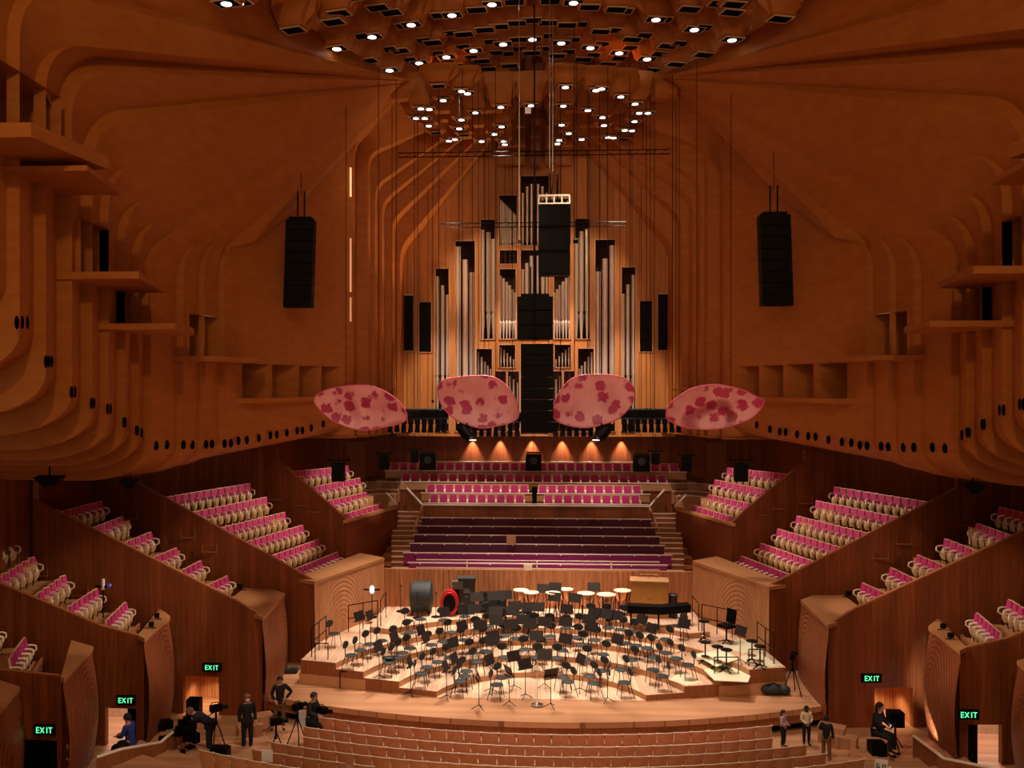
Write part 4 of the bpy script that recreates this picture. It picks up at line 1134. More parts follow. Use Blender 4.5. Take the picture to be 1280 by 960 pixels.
def rail2(p, q, label, h=1.0, n=3, mat='black'):
    e = empty('guard_rail', p); d = Vector(q)-Vector(p)
    for z in (h, h*.5): MB().tube([(0,0,z), (d.x,d.y,d.z+z)], .018, 6).build('bar', M[mat], e)
    for k in range(n): t = k/(n-1); MB().tube([tuple(d*t), (d.x*t,d.y*t,d.z*t+h)], .018, 6).build('post', M[mat], e)
    tag(e, label, 'railing', 'black railings at the stage sides')
rail2((-7.75,31.0,1.5),(-7.6,32.6,1.5),'black two-bar railing along the left wall above the outer riser')
rail2((7.75,31.0,1.5),(7.6,32.6,1.5),'black two-bar railing along the right wall above the outer riser')
rail2((-7.1,34.2,1.5),(-6.0,34.2,1.7),'black railing at the back-left platform beside the music desks',1.0,3)
rail2((6.0,34.2,1.7),(7.1,34.2,1.5),'black railing at the back-right platform behind the drum stool',1.0,3)
rail2((-5.9,34.3,1.7),(-5.9,35.6,1.7),'short black railing running back beside the left platform steps',1.0,2)
rail2((5.9,34.3,1.7),(5.9,35.6,1.7),'short black railing running back beside the right platform steps',1.0,2)
# ---- percussion and cases at the back
def backpt(px, py, Y): p = P(px, py, Y); return Vector((p.x, Y, ZT[4]))
bpz = ZT[4]
c = Vector((P(527,740,36.4).x, 36.4, bpz))
e = empty('covered_bass_drum', c); tag(e, 'big bass drum under a ribbed black cover at the back left of the stage', 'drum')
pr = []
m = MB(); n = 22
for k in range(9): pass
m.tube([(-.42,0,.68),(-.38,0,.68),(-.30,0,.68),(-.15,0,.68),(0,0,.68),(.15,0,.68),(.30,0,.68),(.38,0,.68),(.42,0,.68)], [.5,.58,.60,.585,.60,.585,.60,.58,.5], 24); m.build('cover', M['blackpad'], e, smooth=math.radians(30))
m = MB(); m.tube([(-.3,-.3,.2),(-.35,-.45,0)], .03, 6); m.tube([(.3,-.3,.2),(.35,-.45,0)], .03, 6); m.tube([(-.3,.3,.2),(-.35,.45,0)], .03, 6); m.tube([(.3,.3,.2),(.35,.45,0)], .03, 6); m.build('cradle', M['black'], e)
c = Vector((P(562,740,36.0).x, 36.0, bpz))
e = empty('drum_case', c); tag(e, 'oval black case with a bright red rim, leaning beside the tall black cover', 'drum case')
red = plain('red_vinyl', (.55,.01,.02), .35)
m = MB(); m.tube([(0,.18,.52),(0,-.12,.52)], [.5,.5], 26); m.xf(Matrix.Diagonal((.72,1,1,1))); m.build('shell', red, e, smooth=math.radians(40))
m = MB(); m.tube([(0,-.12,.52),(0,-.15,.52)], [.34,.33], 26); m.xf(Matrix.Diagonal((.72,1,1,1))); m.build('drum_cover', M['black'], e)
m = MB(); ring = [(.31*math.cos(t*math.pi/12),-.135,.52+.42*math.sin(t*math.pi/12)) for t in range(25)]; m.tube(ring, .03, 6, caps=False); m.build('rim', red, e, smooth=True)
c = Vector((P(584,740,36.5).x, 36.5, bpz))
e = empty('covered_instrument', c); tag(e, 'tall black covered instrument standing against the stage back wall', 'instrument cover')
m = MB(); m.box((0,0,.65), (.62,.5,1.3)); m.box((0,-.02,1.36), (.68,.56,.14)); m.lathe([(.3,0),(.3,.05)], n=8); m.build('cover', M['blackpad'], e)
for k, (w_, z) in enumerate(((.2,1.0),(.26,.93),(.26,.88),(.14,.70))): MB().box((0,-.258,z), (w_,.006,.022)).build('printed_line', plain('grey_print', (.35,.35,.35), .6), e)
o = MB().box((0,0,.14), (.42,.3,.27)).box((0,0,.285), (.44,.32,.03)).build('grey_box', plain('grey_plastic', (.10,.11,.11), .5), None, loc=(c.x-.36, 36.35, bpz+1.0)); tag(o, 'grey lidded box perched above the red-rimmed drum case', 'box')
o2 = MB().box((0,0,.5),(.36,.3,1.0)).box((0,0,.98),(.4,.34,.04)).build('flight_case', M['black'], None, loc=(c.x-.36-.02, 36.42, bpz)); tag(o2, 'narrow black trunk under the grey box behind the red drum case', 'trunk')
c = Vector((P(616,745,36.7).x, 36.7, bpz))
e = empty('road_case', c); tag(e, 'wide low black road case against the stage back wall beside the timpani', 'road case')
MB().box((0,0,.40), (1.05,.5,.62)).build('case_body', M['blackpad'], e)
m = MB(); m.box((0,0,.73), (1.1,.54,.05)); m.box((0,0,.10), (1.1,.54,.04))
for s in (-1,1): m.box((s*.53,-.0,.41), (.03,.55,.64))
m.build('edge_trim', M['black'], e)
MB().tube([(-.4,-.26,.6),(-.4,-.265,.6)], .06, 12).build('round_sticker', plain('dull_red', (.35,.05,.05), .5), e)
for s in (-.45,.45): MB().tube([(s-.03,-.18,.05),(s+.03,-.18,.05)], .05, 10).build('castor', M['black'], e)
cop = plain('copper_bowl', (.72,.33,.17), .3, .85); skin_ = plain('drum_skin', (.86,.66,.48), .5)
def timp(px, py, r, lab):
    Y = 35.9 if py > 739 else 36.6; p = P(px, py, Y)
    e = empty('timpani', (p.x, Y, bpz)); tag(e, lab, 'timpani', 'timpani at the back of the stage'); h = p.z-bpz; h = max(.75, min(1.0, h))
    MB().lathe([(.08,h-.5),(r*.62,h-.40),(r*.9,h-.2),(r*.96,h-.04)], n=24).build('bowl', cop, e, smooth=math.radians(40))
    MB().lathe([(r,h-.05),(r*1.03,h-.04),(r*1.03,h-.005),(r*.98,h)], n=28).build('head', skin_, e)
    m = MB()
    for k in range(6): th = k*math.pi/3; m.tube([(r*1.02*math.cos(th),r*1.02*math.sin(th),h-.02),(r*.75*math.cos(th),r*.75*math.sin(th),h-.42),(.3*math.cos(th),.3*math.sin(th),.03)], .018, 5)
    m.build('frame', M['black'], e)
    MB().box((0,-.3,.06), (.14,.3,.05), rx=.2).build('pedal', M['black'], e)
timp(651,737,.30,'copper timpani with pale head, leftmost of the drums'); timp(664,740,.30,'copper timpani with pale head, second of the drums from left, nearer the front'); timp(691,740,.28,'copper timpani partly behind two music stands')
timp(707,736,.30,'copper timpani behind the stand desks, left of the free-standing pair'); timp(732.5,741,.33,'large copper timpani, left one of the clearly visible front pair'); timp(758,742.5,.36,'large copper timpani, right one of the clearly visible front pair'); timp(778,737.5,.34,'copper timpani beside the tan cabinet, rightmost of the drums')
# organ console cabinet
c = Vector(((P(788,740,36.2).x+P(836,740,36.2).x)/2, 36.3, bpz)); wd = P(833,740,36.2).x-P(788,740,36.2).x
e = empty('console_cabinet', c, rz=-.12); tag(e, 'tan timber cabinet with a pale overhanging top at the back right of the stage', 'cabinet')
tan = wood('tan_veneer', (.50,.24,.06), (.56,.28,.08), scale=(3,3,3))
hh = P(810,727,36.2).z-bpz
MB().box((0,.1,hh/2), (wd,.7,hh)).build('body', tan, e)
MB().box((0,.1,hh+.03), (wd+.1,.85,.05)).build('top', M['tread'], e)
for s in (-1,1): 
    d_ = MB().box((s*wd*.245,-.262,hh*.48), (wd*.46,.02,hh*.86)).build('door', tan, e)
    MB().box((s*.05,-.28,hh*.55), (.015,.02,.1)).build('handle', M['black'], d_)
m = MB(); m.tube([(-.35,.3,hh+.2),(.35,.3,hh+.2)], .015, 5)
for s in (-.35,0,.35): m.tube([(s,.3,hh+.05),(s,.3,hh+.2)], .012, 5)
m.build('gallery_rail', M['tread'], e)
# closed keyboard instrument, L-shaped black cover
c = Vector((P(822,765,35.0).x, 35.0, bpz-.2)); c.z = level_at(c.x, c.y)
e = empty('covered_keyboard', c); tag(e, 'long low black covered keyboard in front of the tan cabinet', 'keyboard')
m = MB(); m.prism([(-1.15,-.25),(.1,-.42),(1.25,.0),(1.2,.5),(.1,.1),(-1.15,.3)], .5, .78); m.build('cover', M['black'], e)
m = MB()
for x, y in ((-1.0,0),(0,-.25),(1.1,.2),(-.5,0)): m.tube([(x,y,0),(x,y,.5)], .04, 6)
m.build('legs', M['black'], e)
o = MB().lathe([(.14,0),(.17,.03),(.17,.85),(.2,.9),(.16,.93)], n=14).build('drum_stool_post', M['standdesk'], None, loc=(P(841,745,36.3).x, 36.2, bpz)); tag(o, 'slim dark cylinder standing right of the tan cabinet', 'stand'); o.name = 'cylindrical_stand'
# drummer's chair, right
c = on_stage(908,783,.6); e = empty('high_chair', c, rz=face_podium(c)); tag(e, 'high black chair with a tall back by the right stage wall', 'chair')
MB().box((0,0,.62),(.48,.46,.1)).build('seat', M['black'], e); MB().box((0,.24,.95),(.42,.06,.5),rx=-.15).build('backrest', M['black'], e)
MB().tube([(0,0,.1),(0,0,.6)], .03, 8).build('column', M['black'], e)
for k in range(5): th = k*2*math.pi/5; MB().tube([(0,0,.12),(.3*math.cos(th),.3*math.sin(th),.03)], .02, 5).build('foot', M['black'], e)
# loudspeaker stand with white lamp at left, microphones
for px, py, lab, cool in ((465,737,'white ball light on a black stand at the left end of the stage',1),):
    p = P(px, py, 35.6); e = empty('stand_light', (p.x, 35.6, bpz)); tag(e, lab, 'lamp'); h = p.z-bpz
    MB().tube([(0,0,.05),(0,0,h-.1)], .018, 6).build('pole', M['black'], e)
    MB().ball((0,0,h), .1, 10, (1,.8,1.6)).build('globe', plain('globe_white', (.9,.92,1), .3, 0, (.85,.9,1), 1.2), e, smooth=True)
    MB().tube([(-.32,0,h),(.32,0,h)], .035, 6).build('crossbar', M['black'], e)
    MB().lathe([(.2,0),(.2,.03),(.03,.06)], n=12).build('base', M['black'], e)
def micstand(c, h, lab, mat='black'):
    e = empty('microphone_stand', c); tag(e, lab, 'microphone stand')
    MB().lathe([(.19,0),(.19,.02),(.05,.05),(.02,.07)], n=20).build('base', M['chrome'] if mat == 'chrome' else M[mat], e, smooth=math.radians(30))
    MB().tube([(0,0,.05),(0,0,h)], .015, 6).build('pole', M['white'] if mat == 'chrome' else M[mat], e)
    MB().ball((0,0,h+.03), .035, 8).build('microphone', M['black'] if mat != 'chrome' else M['chrome'], e, smooth=True)
micstand(PZ(671.5,881,ZS+.03), 1.35, 'silver microphone stand with round base at the podium place', 'chrome')
micstand(Vector((P(501,750,36.6).x,36.6,bpz)), 1.0, 'thin black floor stand between the left railing and the bass drum')
micstand(Vector((P(522.5,750,35.8).x,35.6,bpz)), .95, 'thin stand right in front of the covered bass drum')
micstand(Vector((P(545,750,35.8).x,35.8,bpz)), .9, 'thin black stand between the bass drum and the red-rimmed case')
# instrument left on a chair
p = on_stage(486,825,.5)
m = MB(); m.ball((0,0,.56), .16, 8, (1.4,.9,.4)); m.tube([(-.2,.02,.56),(.35,-.05,.68)], [.06,.02], 6); o = m.build('soft_bag', M['blackpad'], None, smooth=True, loc=p); tag(o, 'dark soft bag lying on the chair near the left riser edge', 'bag')

# ================= stalls
def make_stall():
    e = empty('stalls_chair')
    m = MB()
    rows = []
    for k in range(5):
        t = k/4; z = .30+.56*t; w = .228+.012*t; y = .0-.10*t
        rows.append([(-w,y+.02,z),(-w*.5,y-.012,z),(0,y-.022,z),(w*.5,y-.012,z),(w,y+.02,z)])
    m.grid(rows); m.grid([[(a,b+.03,c_) for a, b, c_ in r] for r in rows]); m.build('backrest', M['stallback'], e, smooth=math.radians(40))
    m = MB(); m.tube([(-.238,-.08,.865),(0,-.115,.87),(.238,-.08,.865)], .012, 6); m.build('top_rail', M['arm'], e)
    m = MB(); m.box((0,.28,.42), (.38,.44,.08)); m.build('cushion', M['plum'], e)
    m = MB(); m.box((.243,.12,.60), (.035,.34,.035)); m.box((.243,.10,.3), (.03,.08,.6)); m.build('armrest', M['birch'], e)
    MB().ball((.243,-.085,.868), .022, 6).build('rail_knob', M['white'], e); MB().box((.243,-.05,.70),(.014,.02,.09)).build('number_plate', M['white'], e)
    return e
k0 = make_stall(); first = True
SR = [(26.2,915,-262,293,403,966),(25.25,930,0,0,350,966),(24.3,942.5,0,0,376,1008),(23.35,955.6,0,0,347,1030),(22.3,968,0,0,308,1088),(21.2,982,0,0,247,1100)]
AVOID = [(PZ(a, b, 0), c) for a, b, c in ((392,925,.5),(372,936,.45),(345,952,.4),(979,934,.4),(1008,931,.4),(1033,951,.4))]
rowwords = ['front','second','third','fourth','fifth','sixth']
stf = MB()
nst = 0
for r, (Yc, py, _, _, xl_, xr_) in enumerate(SR):
    zh = H-(py-480)*Yc/F; zf = zh-.88; R_ = 22.0
    stf_y = []
    th = 0; k = 0; items = []
    step = .50/R_
    for i in range(-26, 27):
        a = i*step+(.5*step if r%2 else 0); x = R_*math.sin(a); y = Yc+R_-R_*math.cos(a)
        items.append((x, y, a))
    kk = 0
    for x, y, a in items:
        px, pyy = proj((x, y, zh))
        if px < xl_ or px > xr_ or pyy > 968: continue
        if r == 4 and 470 < px < 860: continue
        if any(math.hypot(x-u.x, y+.1-u.y) < rr for u, rr in AVOID): continue
        kk += 1
        o = k0 if first else copy_tree(k0); first = False
        o.location = (x, y, zf); o.rotation_euler = (0,0,a); nst += 1
        tag(o, f"timber-backed stalls seat, {ordinal(kk)} from the left in the {rowwords[r]} row", 'chair', 'stalls seats facing the stage')
    pa = []
    for i in range(-20, 21):
        a = i*.028; pa.append((R_*math.sin(a), Yc+R_-R_*math.cos(a)))
    pa2 = [(x*(1+1.0/R_), y-1.0*math.cos(i_*.028)) for (x, y), i_ in zip(pa, range(-20,21))]
    if zf > .02:
        stf.prism([(x, y+.55) for x, y in pa]+[(x, y-.6) for x, y in pa][::-1], -.05, zf)
struct('floor_stalls', stf, M['apron'])
g = MB(); g.prism([(-18,2),(18,2),(18,36),(-18,36)], -.2, 0); struct('floor', g, M['apron'])
# ================= doors, exit signs, rails, people
def exit_sign(px, py, Y, lab, rz=0, w=.62):
    c = P(px, py, Y); e = empty('exit_sign', c, rz); tag(e, lab, 'exit sign')
    MB().box((0,0,0), (w,.08,.27)).build('sign_box', M['black'], e)
    g = MB(); L_ = {'E':[(0,0,.02,.16),(.03,.07,.08,.022),(.03,0,.07,.022),(.03,-.07,.08,.022)],'I':[(0,0,.024,.16)],'T':[(0,.07,.1,.022),(0,0,.024,.16)]}
    x = -.19
    for ch, adv in (('E',.125),('X',.125),('I',.09),('T',.1)):
        if ch == 'X':
            for s in (-1,1): g.box((x+.02,-.045,0), (.024,.012,.18), ry=s*.55)
        else:
            for a, b, w_, h_ in L_[ch]: g.box((x+a+(.0 if ch == 'E' else .015),-.045,b), (w_,.012,h_))
        x += adv
    g.xf(Matrix.Diagonal((1.05,1,.95,1))); g.build('lettering', plain('exit_green', (.1,.8,.4), .4, 0, (.12,1,.42), 1.1), e)
exit_sign(265,834,29.35,'green EXIT sign over the left alcove beside the stage corner', -.02)
exit_sign(157.5,875,26.75,'green EXIT sign over the lit doorway at the left', 0, .56)
exit_sign(56,912,23.7,'green EXIT sign over the dark doorway at the lower left', 0, .56)
exit_sign(1089,847.5,28.95,'green EXIT sign over the right alcove beside the stage corner', .02)
exit_sign(1210,893,26.1,'green EXIT sign over the lit doorway at the right', 0, .58)
# rooms behind the doorways
for s in (1, -1):
    # alcove beside the stage corner
    x0, x1, dh = d3; y = 29.7
    al = MB(); X0, X1 = (x0-.0)*s, (x1+.0)*s; lo, hi = min(X0,X1), max(X0,X1)
    al.add([(lo,y,0),(hi,y,0),(hi,y+1.5,0),(lo,y+1.5,0)]+[(lo,y,dh),(hi,y,dh),(hi,y+1.5,dh),(lo,y+1.5,dh)], [(3,2,6,7),(0,3,7,4),(1,2,6,5),(4,5,6,7)])
    struct('wall_alcove', al, M['stagewall'])
    x0, x1, dh = d4; y = 27.0; X0, X1 = (x0-1.6)*s, (x1-.03)*s; lo, hi = min(X0,X1), max(X0,X1)
    al = MB(); al.add([(lo,y,0),(hi,y,0),(hi,y+2.2,0),(lo,y+2.2,0)]+[(lo,y,2.6),(hi,y,2.6),(hi,y+2.2,2.6),(lo,y+2.2,2.6)], [(3,2,6,7),(0,3,7,4),(1,2,6,5),(4,5,6,7)])
    struct('wall_lobby', al, wood('lobby_panel', (.5,.3,.16), (.6,.38,.22), scale=(3,3,1)))
    al = MB(); al.box(((lo+hi)/2, y+2.15, 1.55), (hi-lo, .1, .16)); struct('trim_lobby_light', al, plain('lobby_strip', (.9,.9,.95), .3, 0, (.8,.9,1), 2.5))
    al = MB(); al.box((hi-.12 if s > 0 else lo+.12, y-.02, dh/2), (.22,.34,dh)); struct('trim_doorframe', al, M['black'])
    L = bpy.data.lights.new('lobby_lamp','POINT'); L.energy = 130; L.color = (.85,.92,1); L.shadow_soft_size = .3
    o = bpy.data.objects.new('lobby_lamp', L); COL.objects.link(o); o.location = ((lo+hi)/2, y+1.3, 2.35)
    L = bpy.data.lights.new('alcove_lamp','SPOT'); L.energy = 90; L.color = (1,.72,.42); L.spot_size = 1.9; L.spot_blend = .6; L.shadow_soft_size = .08
    o = bpy.data.objects.new('alcove_lamp', L); COL.objects.link(o); o.location = (s*(d3[0]+d3[1])/2, 30.4, d3[2]-.08)
# dark doorway lower left / right
dd = MB(); a = P(27,955,23.75); b = P(72,926,23.75)
dd.box(((a.x+b.x)/2, 23.74, b.z/2), (b.x-a.x, .06, b.z)); struct('door_3', dd, M['matt']); struct('door_4', dd.mirrored(), M['matt'])
# lecturns and loudspeakers by the alcoves
def wall_speaker(px0, px1, py0, py1, Y, lab):
    a = P(px0, py1, Y); b = P(px1, py0, Y); e = empty('loudspeaker', ((a.x+b.x)/2, Y, a.z)); tag(e, lab, 'loudspeaker')
    w_, h_ = b.x-a.x, b.z-a.z; MB().box((0,0,h_/2), (w_,.35,h_)).build('cabinet', M['black'], e); MB().box((0,-.185,h_/2), (w_*.88,.02,h_*.88)).build('grille', M['matt'], e)
    return e, a
e1, a1 = wall_speaker(235,251,873,894,29.0,'black loudspeaker on a stand before the left alcove')
MB().tube([(0,0,-.0),(0,0,-a1.z+.03)], .025, 6).build('pole', M['black'], e1)
for k in range(3): th = k*2.1; MB().tube([(0,0,-a1.z+.5),(.4*math.cos(th),.4*math.sin(th),-a1.z+.02)], .016, 5).build('leg', M['black'], e1)
e1, a1 = wall_speaker(1110,1128,889,907,27.4,'black loudspeaker on a tall tripod stand near the right alcove')
MB().tube([(0,0,0),(0,0,-a1.z+.03)], .03, 6).build('pole', M['black'], e1)
for k in range(3): th = k*2.1+.5; MB().tube([(0,0,-a1.z+.55),(.42*math.cos(th),.42*math.sin(th),-a1.z+.02)], .018, 5).build('leg', M['black'], e1)
for px, py, Y, lab, s in ((137,723,30.3,'small black loudspeaker fixed to the left wall above the front box',.42),(423,590,37.2,'black lamp cluster hanging over the left terrace seats',.5),(926,590,37.2,'black lamp cluster hanging over the right terrace seats',.5),
        (480,578,42.0,'round-topped black lamp hanging left of the choir seats',.42),(858,580,42.0,'round-topped black lamp hanging right of the choir seats',.42),(518.5,571,43.0,'narrow black lamp hanging at the left end of the top choir row',.36),(819,573,43.0,'narrow black lamp hanging at the right end of the top choir row',.36),
        (535,577,42.0,'square black loudspeaker hanging before the left of the choir seats',.72),(801.5,579,42.0,'square black loudspeaker hanging before the right of the choir seats',.72),(667,578,42.0,'square black loudspeaker hanging before the middle of the choir seats',.72)):
    c = P(px, py, Y); e = empty('hanging_unit', c); tag(e, lab, 'loudspeaker' if 'loudspeaker' in lab else 'lamp')
    MB().box((0,0,0), (s,.35,s*(1.05 if s > .6 else 1.5))).build('housing', M['black'], e)
    if s > .6:
        m = MB(); m.tube([(0,-.18,s*.12),(0,-.2,s*.12)], s*.24, 14); m.build('cone', M['blackpad'], e)
        m = MB(); m.box((0,0,s*.62), (s*.9,.3,.05)); m.build('bracket', M['black'], e)
    else:
        m = MB(); m.box((0,0,s*.95), (s*2.0,.06,.05)); 
        for k in (-.8,0,.8): m.box((k*s,0,s*1.1), (.03,.03,s*.35))
        m.build('bracket', M['black'], e)
    if Y > 31:
        MB().tube([(0,0,s*.8),(0,0,H+ (9.0 if abs(c.x) < 5.5 else -2.3)-c.z)], .012, 4).build('cable', M['black'], e)
# small stage-lamp pairs on the box ledges
for px, py, z in ((300,737,-7.4),(312,729,-7.4)):
    for s in (1,-1):
        q = PZ(px, py, H+z); e = empty('ledge_lamp', (s*q.x, q.y, H+z)); tag(e, f"small black reading lamp clipped to the {'left' if s > 0 else 'right'} middle ledge, {'nearer' if px == 300 else 'farther'} one", 'lamp')
        MB().tube([(0,0,0),(s*.25,-.1,.02)], .015, 5).build('arm', M['black'], e); MB().box((0,0,.12), (.16,.12,.16), rz=.5).build('head', M['black'], e)
for px, py in ((196,770),(189,781)):
    for s in (1,-1):
        q = PZ(px, py, H-7.3); e = empty('ledge_lamp', (s*q.x, q.y, H-7.38)); tag(e, f"small black lamp on the {'left' if s > 0 else 'right'} front ledge, {'upper' if py == 770 else 'lower'} one", 'lamp')
        MB().tube([(0,0,0),(s*.2,-.1,.02)], .015, 5).build('arm', M['black'], e); MB().box((0,0,.1), (.14,.12,.14), rz=.5).build('head', M['black'], e)
for px, py, Y, w_ in ((62,602,26.0,.42),(163,605,28.0,.3)):
    for s in (1,-1):
        q = P(px, py, Y); e = empty('soffit_lamp', (s*q.x, q.y, q.z)); tag(e, f"black wedge lamp under the {'left' if s > 0 else 'right'} birch soffit, {'nearer larger' if px == 62 else 'farther smaller'} one", 'lamp')
        MB().slab([(-w_,-.15,.12),(w_,-.15,.12),(w_*.55,-.15,-.1),(-w_*.2,-.15,-.16)], (0,.35,.05)).build('housing', M['black'], e)
        MB().box((0,0,.3),(.04,.04,.4)).build('bracket', M['black'], e)
q = P(129,737,28.6); e = empty('projector_unit', q); tag(e, 'small white tube and violet globe on a black bracket above the left front box', 'lamp')
MB().tube([(0,0,0),(0,0,.34)], .05, 10).build('tube', M['white'], e); MB().ball((.2,0,.12), .08, 8).build('globe', plain('violet_glass', (.15,.12,.6), .2), e, smooth=True); MB().tube([(-.25,0,.1),(.3,0,.1)], .03, 6).build('bracket', M['black'], e)
MB().tube([(0,0,-.9),(0,0,0)], .02, 6).build('pole', M['black'], e)
# ramp walls with pale rails
m = MB(); r = MB()
pts = [P(232,905,26.8), P(207,925,25.4), P(200,931,25.2), P(150,940,24.0), P(120,950,23.6)]
for a, b in zip(pts, pts[1:]): m.slab([(a.x,a.y,0),(b.x,b.y,0),(b.x,b.y,b.z),(a.x,a.y,a.z)], (0,.1,0))
r.tube([p+Vector((0,.05,.05)) for p in pts], .045, 6)
both('wall_ramp', m, M['riserface']); both('trim_ramp_rail', r, M['arm'])
# steps from the stalls up to the stage
m = MB()
for k, (px, py, z) in enumerate(((290,925,.17),(312,905,.35),(325,893,.52))):
    c = PZ(px, py, z); m.box((c.x, c.y+.0, z/2), (.75,.45,z), rz=.5)
both('trim_side_step', m, M['apron'])

# ---- people
def skinmesh(name, joints, edges, radii, mat, parent, root=0, sub=2):
    me = bpy.data.meshes.new(name); me.from_pydata([tuple(j) for j in joints], edges, [])
    o = bpy.data.objects.new(name, me); COL.objects.link(o)
    bpy.context.view_layer.objects.active = o
    m = o.modifiers.new('skin','SKIN'); m.use_smooth_shade = True
    for i, r in enumerate(radii):
        sv = me.skin_vertices[0].data[i]; sv.radius = (r, r) if not isinstance(r, tuple) else r; sv.use_root = (i == root)
    s = o.modifiers.new('sub','SUBSURF'); s.levels = sub; s.render_levels = sub
    me.materials.append(mat)
    dg = bpy.context.evaluated_depsgraph_get(); dg.update(); nm = bpy.data.meshes.new_from_object(o.evaluated_get(dg)); o.modifiers.clear(); o.data = nm; bpy.data.meshes.remove(me)
    nm.shade_smooth()
    if parent: o.parent = parent
    return o
def person(loc, rz, label, top, legs, hair, J=None, skin='skin', scale=1.0, long_hair=False, mask=False, shoes='black', skirt=False, coat=False):
    e = empty('person', loc, rz); e.scale = (scale,)*3; tag(e, label, 'person')
    j = dict(pel=(0,0,.95), bel=(0,0,1.1), che=(0,.01,1.33), nec=(0,0,1.50), hea=(0,-.015,1.60), top=(0,-.01,1.72),
        shL=(.18,0,1.44), elL=(.24,.02,1.15), haL=(.25,-.04,.90), shR=(-.18,0,1.44), elR=(-.24,.02,1.15), haR=(-.25,-.04,.90),
        hiL=(.10,0,.90), knL=(.11,-.02,.49), anL=(.11,.02,.08), toL=(.13,-.13,.04), hiR=(-.10,0,.90), knR=(-.11,-.02,.49), anR=(-.11,.02,.08), toR=(-.13,-.13,.04))
    j.update(J or {}); v = {k: Vector(a) for k, a in j.items()}
    names = list(v); idx = {n: i for i, n in enumerate(names)}; pts = [v[n] for n in names]
    rad = dict(pel=.12,bel=.11,che=.13,nec=.055,hea=.092,top=.07,shL=.06,elL=.042,haL=.03,shR=.06,elR=.042,haR=.03,hiL=.085,knL=.058,anL=.04,toL=.035,hiR=.085,knR=.058,anR=.04,toR=.035)
    ed = [('pel','bel'),('bel','che'),('che','nec'),('nec','hea'),('hea','top'),('che','shL'),('shL','elL'),('elL','haL'),('che','shR'),('shR','elR'),('elR','haR'),('pel','hiL'),('hiL','knL'),('knL','anL'),('anL','toL'),('pel','hiR'),('hiR','knR'),('knR','anR'),('anR','toR')]
    R_ = [rad[n] for n in names]; E_ = [(idx[a], idx[b]) for a, b in ed]
    # palms and five fingers on each hand
    for s in ('L','R'):
        h = v['ha'+s]; d = (h-v['el'+s]).normalized(); side = d.cross(Vector((0,1,0)) if abs(d.y) < .8 else Vector((0,0,1))).normalized(); up = d.cross(side)
        pi = len(pts); pts.append(h+d*.07); R_.append(.034); E_.append((idx['ha'+s], pi))
        for q, ln in ((-1.3,.058),(-.45,.072),(.4,.068),(1.25,.052)):
            b = h+d*.085+side*q*.022; a = len(pts); pts.append(b+d*ln*.5+up*.004); R_.append(.0095); E_.append((pi, a)); pts.append(b+d*ln*.9+up*.022); R_.append(.008); E_.append((a, a+1))
        a = len(pts); pts.append(h+d*.035+side*.045); R_.append(.012); E_.append((idx['ha'+s], a)); pts.append(h+d*.075+side*.062+up*.01); R_.append(.010); E_.append((a, a+1))
    body = skinmesh('body', pts, E_, R_, M[skin], e, root=0)
    def sub(nm, ns, es, rr, mat, root=0):
        id2 = {n: i for i, n in enumerate(ns)}; return skinmesh(nm, [v[n] for n in ns], [(id2[a], id2[b]) for a, b in es], rr, mat, e, root)
    v['wrL'] = v['elL'].lerp(v['haL'], .92); v['wrR'] = v['elR'].lerp(v['haR'], .92); v['col'] = v['che'].lerp(v['nec'], .75)
    v['hem'] = v['pel']+Vector((0,0,-.10 if not coat else -.28))
    sub('jacket' if coat else 'shirt', ['bel','che','col','shL','elL','wrL','shR','elR','wrR','pel','hem'], [('bel','che'),('che','col'),('che','shL'),('shL','elL'),('elL','wrL'),('che','shR'),('shR','elR'),('elR','wrR'),('bel','pel'),('pel','hem')],
        [.145,.158,.075,.082,.062,.048,.082,.062,.048,.168,.17], top)
    for s in ('L','R'): v['cu'+s] = v['kn'+s].lerp(v['an'+s], .95)
    sub('trousers', ['pel','hiL','knL','cuL','hiR','knR','cuR'], [('pel','hiL'),('hiL','knL'),('knL','cuL'),('pel','hiR'),('hiR','knR'),('knR','cuR')], [.138,.105,.078,.062,.105,.078,.062], legs)
    for s in ('L','R'):
        a, t = v['an'+s], v['to'+s]; f = (t-a); f.z = 0
        if f.length < .03: f = Vector((0,-.1,0))
        f.normalize(); z = min(a.z, t.z)
        skinmesh('shoe', [a+Vector((0,0,-.01)), Vector((a.x,a.y,z+.01))-f*.02, Vector((a.x,a.y,z+.0))+f*.10, Vector((a.x,a.y,z))+f*.19], [(0,1),(1,2),(2,3)], [.05,.046,.045,.036], M[shoes], e)
    # head details
    d = (v['top']-v['hea']).normalized(); c = v['hea']+d*.045
    hd = MB()
    hd.ball((0,0,.0), .118, 12, (.86,1.0,1.02)); hv = [p for p in hd.v]
    # hair: upper and back part of a shell
    hm = MB(); n1, n2 = 9, 16
    for i in range(n1):
        ph = math.pi*.62*i/(n1-1)
        for k in range(n2):
            th = 2*math.pi*k/n2; fy = -math.cos(th); ph2 = ph*(1 if fy < .2 else 1)*(1 if math.cos(th) > -.3 else 1)
            ph2 = ph*(.62 if -math.cos(th) > .45 else 1.0)
            hm.v.append((c.x+.107*math.sin(ph2)*math.sin(th), c.y+.008+.122*math.sin(ph2)*math.cos(th), c.z+.012+.125*math.cos(ph2)))
    for i in range(n1-1):
        for k in range(n2): hm.f.append((i*n2+k, i*n2+(k+1)%n2, (i+1)*n2+(k+1)%n2, (i+1)*n2+k))
    if long_hair:
        rows = []
        for q in range(7):
            t = q/6; rows.append([(c.x+.115*math.cos(a_)*(1-.1*t), c.y+.01+.13*math.sin(a_)+.02*t, c.z+.03-.36*t) for a_ in [math.pi*x_/8 for x_ in range(9)]])
        hm.grid(rows)
